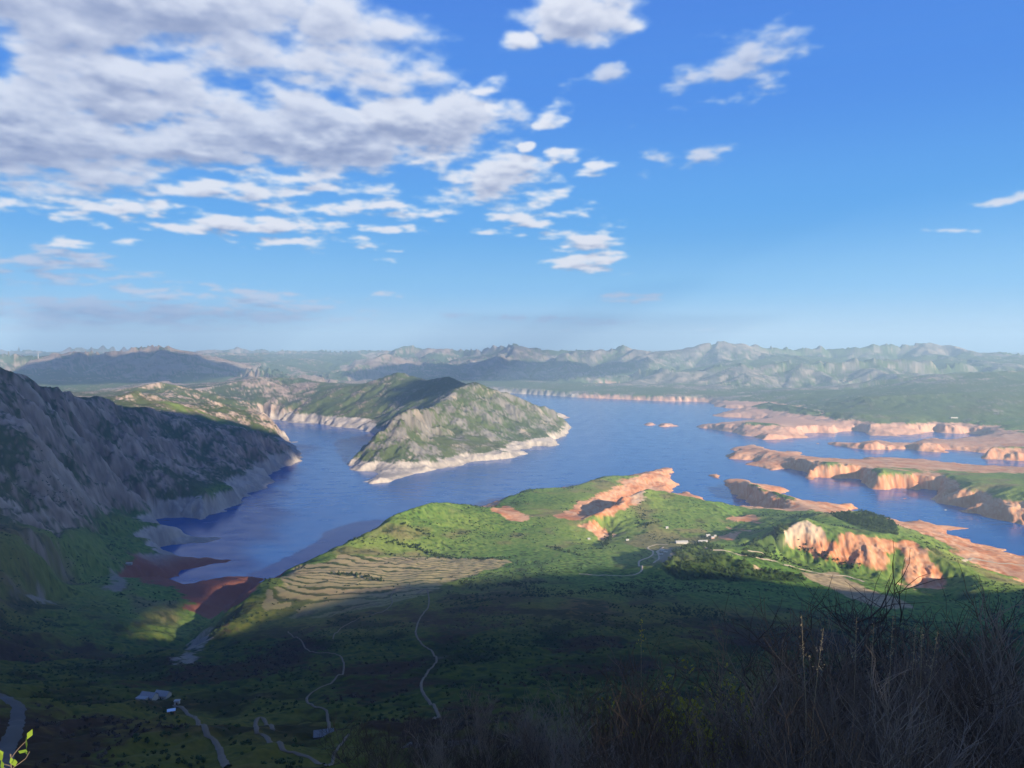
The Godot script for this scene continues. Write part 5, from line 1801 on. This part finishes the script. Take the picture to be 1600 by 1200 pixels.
	plant(protos[1], "bare_shrub", 0.6335, 9.9, 445.74, 1.80, same, "shrub", group)
	plant(protos[5], "bare_shrub", 0.6727, 14.5, 444.46, 5.89, same, "shrub", group)
	plant(protos[2], "bare_shrub", 0.6791, 9.3, 445.78, 4.20, same, "shrub", group)
	plant(protos[1], "bare_shrub", 0.7074, 12, 445.19, 0.16, same, "shrub", group)
	plant(protos[3], "bare_shrub", 0.6876, 13, 444.14, 1.96, same, "shrub", group)
	# stalks that stand above the thicket
	for s: Array in STALKS:
		stalk(r, s[0], s[1], s[2], straw, gold if s[3] == 1 else straw, s[3] == 1)
	sprig(r, bark, fresh)
	for o in protos + thorny + [leafy]:
		o.free()
	brush(r)


func stalk(r: RandomNumberGenerator, px: float, depth: float, top: float, stem_mat: Material, head_mat: Material, yellow: bool) -> void:
	var x := px * depth
	var y := ground(x, -depth) - 0.1
	var o := thing("flower_stalk" if yellow else "dry_stalk", Vector3(x, y, -depth), 0.0, "tall stalk tipped with small yellow flowers, above the round bare shrub" if yellow else "dry straw-coloured stalk with a brown seed head, above the bare thicket", "flower" if yellow else "stalk", "" if yellow else "dry stalks above the thicket")
	var h := top - y
	var v := PackedVector3Array()
	var n := PackedVector3Array()
	var idx := PackedInt32Array()
	var line := wander(r, Vector3.ZERO, Vector3(0.02, 1, 0.0), h, 8, 0.025, 0.05)
	twig(v, n, idx, line, 0.008, 0.003, 4)
	part("stalk", mesh_of(v, n, PackedColorArray(), idx), stem_mat, o)
	var tips := PackedVector3Array()
	for k in 34:
		var f := r.randf()
		tips.append(line[7].lerp(line[8], f) + Vector3(r.randfn(), r.randfn(), r.randfn()) * (0.045 if yellow else 0.025) * (1.2 - f))
	var head := leaves_at(r, tips, 0.026 if yellow else 0.02, 2, 0.008)
	part("flower_head" if yellow else "seed_head", head, head_mat, o)


func sprig(r: RandomNumberGenerator, bark: Material, leaf: Material) -> void:
	var at := Vector3(-2.72, 0, -4.0)
	at.y = ground(at.x, at.z) - 0.05
	var o := thing("leafy_twig", at, 0.0, "twig with a few bright green young leaves at the lower left edge", "plant")
	var h := 447.83 - at.y
	var v := PackedVector3Array()
	var n := PackedVector3Array()
	var idx := PackedInt32Array()
	var line := wander(r, Vector3.ZERO, Vector3(0.02, 1, 0), h, 8, 0.03, 0.1)
	twig(v, n, idx, line, 0.012, 0.004, 4)
	var tips := PackedVector3Array()
	for k in 9:
		var f := r.randf_range(0.0, 1.0)
		var side := wander(r, line[7].lerp(line[8], f), Vector3(r.randfn(), 0.5, r.randfn()), 0.11, 3, 0.2, 0.1)
		twig(v, n, idx, side, 0.003, 0.002, 3)
		tips.append(side[3])
	part("stem", mesh_of(v, n, PackedColorArray(), idx), bark, o)
	for t in tips:
		part("leaf", leaves_at(r, PackedVector3Array([t]), 0.055, 2, 0.008), leaf, o)


# low dead brush that fills the thicket's floor
func brush(r: RandomNumberGenerator) -> void:
	var tips := PackedVector3Array()
	var tuft := SurfaceTool.new()
	tuft.begin(Mesh.PRIMITIVE_TRIANGLES)
	for k in 5:
		var m := stem(r, Vector3(r.randfn(), 0, r.randfn()) * 0.5, 0.3, 7, tips)
		tuft.append_from(m, 0, Transform3D())
	var mm := MultiMesh.new()
	mm.transform_format = MultiMesh.TRANSFORM_3D
	mm.mesh = tuft.commit()
	var at := []
	for k in 420:
		var d := r.randf_range(7.0, 46.0)
		var px := r.randf_range(-0.22, 0.74)
		if px < -0.05 and r.randf() > 0.25 + (px + 0.22) * 3.0:
			continue
		var p := Vector3(px * d, ground(px * d, -d) - 0.1, -d)
		var s := r.randf_range(0.7, 1.7) * (1.0 if d < 25.0 else 1.4)
		at.append(Transform3D(Basis(Vector3.UP, r.randf() * TAU).scaled(Vector3(s * 1.3, s, s * 1.3)), p))
	mm.instance_count = at.size()
	for k in at.size():
		mm.set_instance_transform(k, at[k])
	var o := MultiMeshInstance3D.new()
	o.name = "undergrowth"
	o.multimesh = mm
	o.material_override = paint(lin(0.075, 0.054, 0.04))
	o.set_meta("kind", "stuff")
	tag(o, "tangled dead undergrowth between the shrubs of the thicket", "undergrowth")
	add_child(o)


# ---- clouds over the slope behind the camera; the shade on the western mountain is theirs
func clouds() -> void:
	# unseen clouds, outlined to throw the shade on the western mountain and far range
	cloud("flat grey cumulus behind the viewpoint, outlined to shade the western mountain", [-325, -985, -300, -1100, -300, -1300, -560, -2500, -600, -2900, -760, -3080, -1100, -3060, -1500, -2900, -1900, -2800, -2600, -2700, -2600, -1020, -860, -1010, -720, -945, -610, -850, -500, -815, -420, -860], 120.0, 1900.0)
	cloud("long grey cumulus bank high over the lake, shading the blue western range", [-4350, -7500, -3300, -7700, -2500, -7300, -2250, -6500, -2450, -5400, -2900, -5000, -3500, -5200, -3900, -6000, -4300, -6700], 200.0, 2600.0)
	cloud("broad cumulus bank high in the east, shading the foot of the far range", [-1500, -7400, -900, -6900, 0, -7000, 900, -7300, 1500, -7900, 1400, -8900, 400, -9300, -600, -9000, -1300, -8600], 200.0, 2600.0)
	cloud("small cumulus in the east, shading the hill behind the rocky peak", [-640, -4700, -300, -4500, -250, -4150, -420, -3900, -560, -4100, -640, -4400], 160.0, 2300.0)


func cloud(label: String, flat: Array, ground: float, high: float) -> void:
	var away := (high - ground) / tan(deg_to_rad(SUN_UP))
	var shift := Vector2(sin(deg_to_rad(SUN_ROUND)), cos(deg_to_rad(SUN_ROUND))) * away
	var ring := ring_of(flat)
	var lo := ring[0]
	var hi := ring[0]
	for p in ring:
		lo = lo.min(p)
		hi = hi.max(p)
	const STEP := 40.0
	lo -= Vector2(200, 200)
	hi += Vector2(200, 200)
	var nx := int((hi.x - lo.x) / STEP) + 1
	var nz := int((hi.y - lo.y) / STEP) + 1
	var thick := PackedFloat32Array()
	thick.resize(nx * nz)
	for j in nz:
		for i in nx:
			var p := lo + Vector2(i, j) * STEP
			var q := p + Vector2(n_mid.get_noise_2d(p.x * 0.5, p.y * 0.5), n_mid.get_noise_2d(p.y * 0.5, p.x * 0.5 + 300.0)) * 95.0
			var d := 1e9
			for n in ring.size():
				d = minf(d, Geometry2D.get_closest_point_to_segment(q, ring[n], ring[(n + 1) % ring.size()]).distance_to(q))
			if not Geometry2D.is_point_in_polygon(q, ring):
				d = -d
			thick[j * nx + i] = d
	var st := SurfaceTool.new()
	st.begin(Mesh.PRIMITIVE_TRIANGLES)
	st.set_smooth_group(0)
	var c := (lo + hi) * 0.5
	for side in [1.0, -1.0]:
		for j in nz - 1:
			for i in nx - 1:
				var ks := [j * nx + i, j * nx + i + 1, (j + 1) * nx + i, (j + 1) * nx + i + 1]
				if thick[ks[0]] < 0.0 and thick[ks[1]] < 0.0 and thick[ks[2]] < 0.0 and thick[ks[3]] < 0.0:
					continue
				var v := []
				for k: int in ks:
					var p := lo + Vector2(k % nx, k / nx) * STEP
					var t := sqrt(clampf(thick[k] / 200.0, 0.0, 1.0)) * (60.0 + 70.0 * n_mid.get_noise_2d(p.x * 0.7, p.y * 0.7) + 20.0)
					v.append(Vector3(p.x - c.x, t if side > 0.0 else -t * 0.2 - 1.0, p.y - c.y))
				for n in ([0, 1, 2, 1, 3, 2] if side > 0.0 else [0, 2, 1, 1, 2, 3]):
					st.add_vertex(v[n])
	st.generate_normals()
	var m := StandardMaterial3D.new()
	m.albedo_color = Color(0.93, 0.94, 0.96)
	m.roughness = 1.0
	m.metallic_specular = 0.0
	var o := MeshInstance3D.new()
	o.name = "cloud"
	o.mesh = st.commit()
	o.material_override = m
	o.position = Vector3(c.x + shift.x, high, c.y + shift.y)
	o.set_meta("label", label)
	o.set_meta("category", "cloud")
	add_child(o, true)
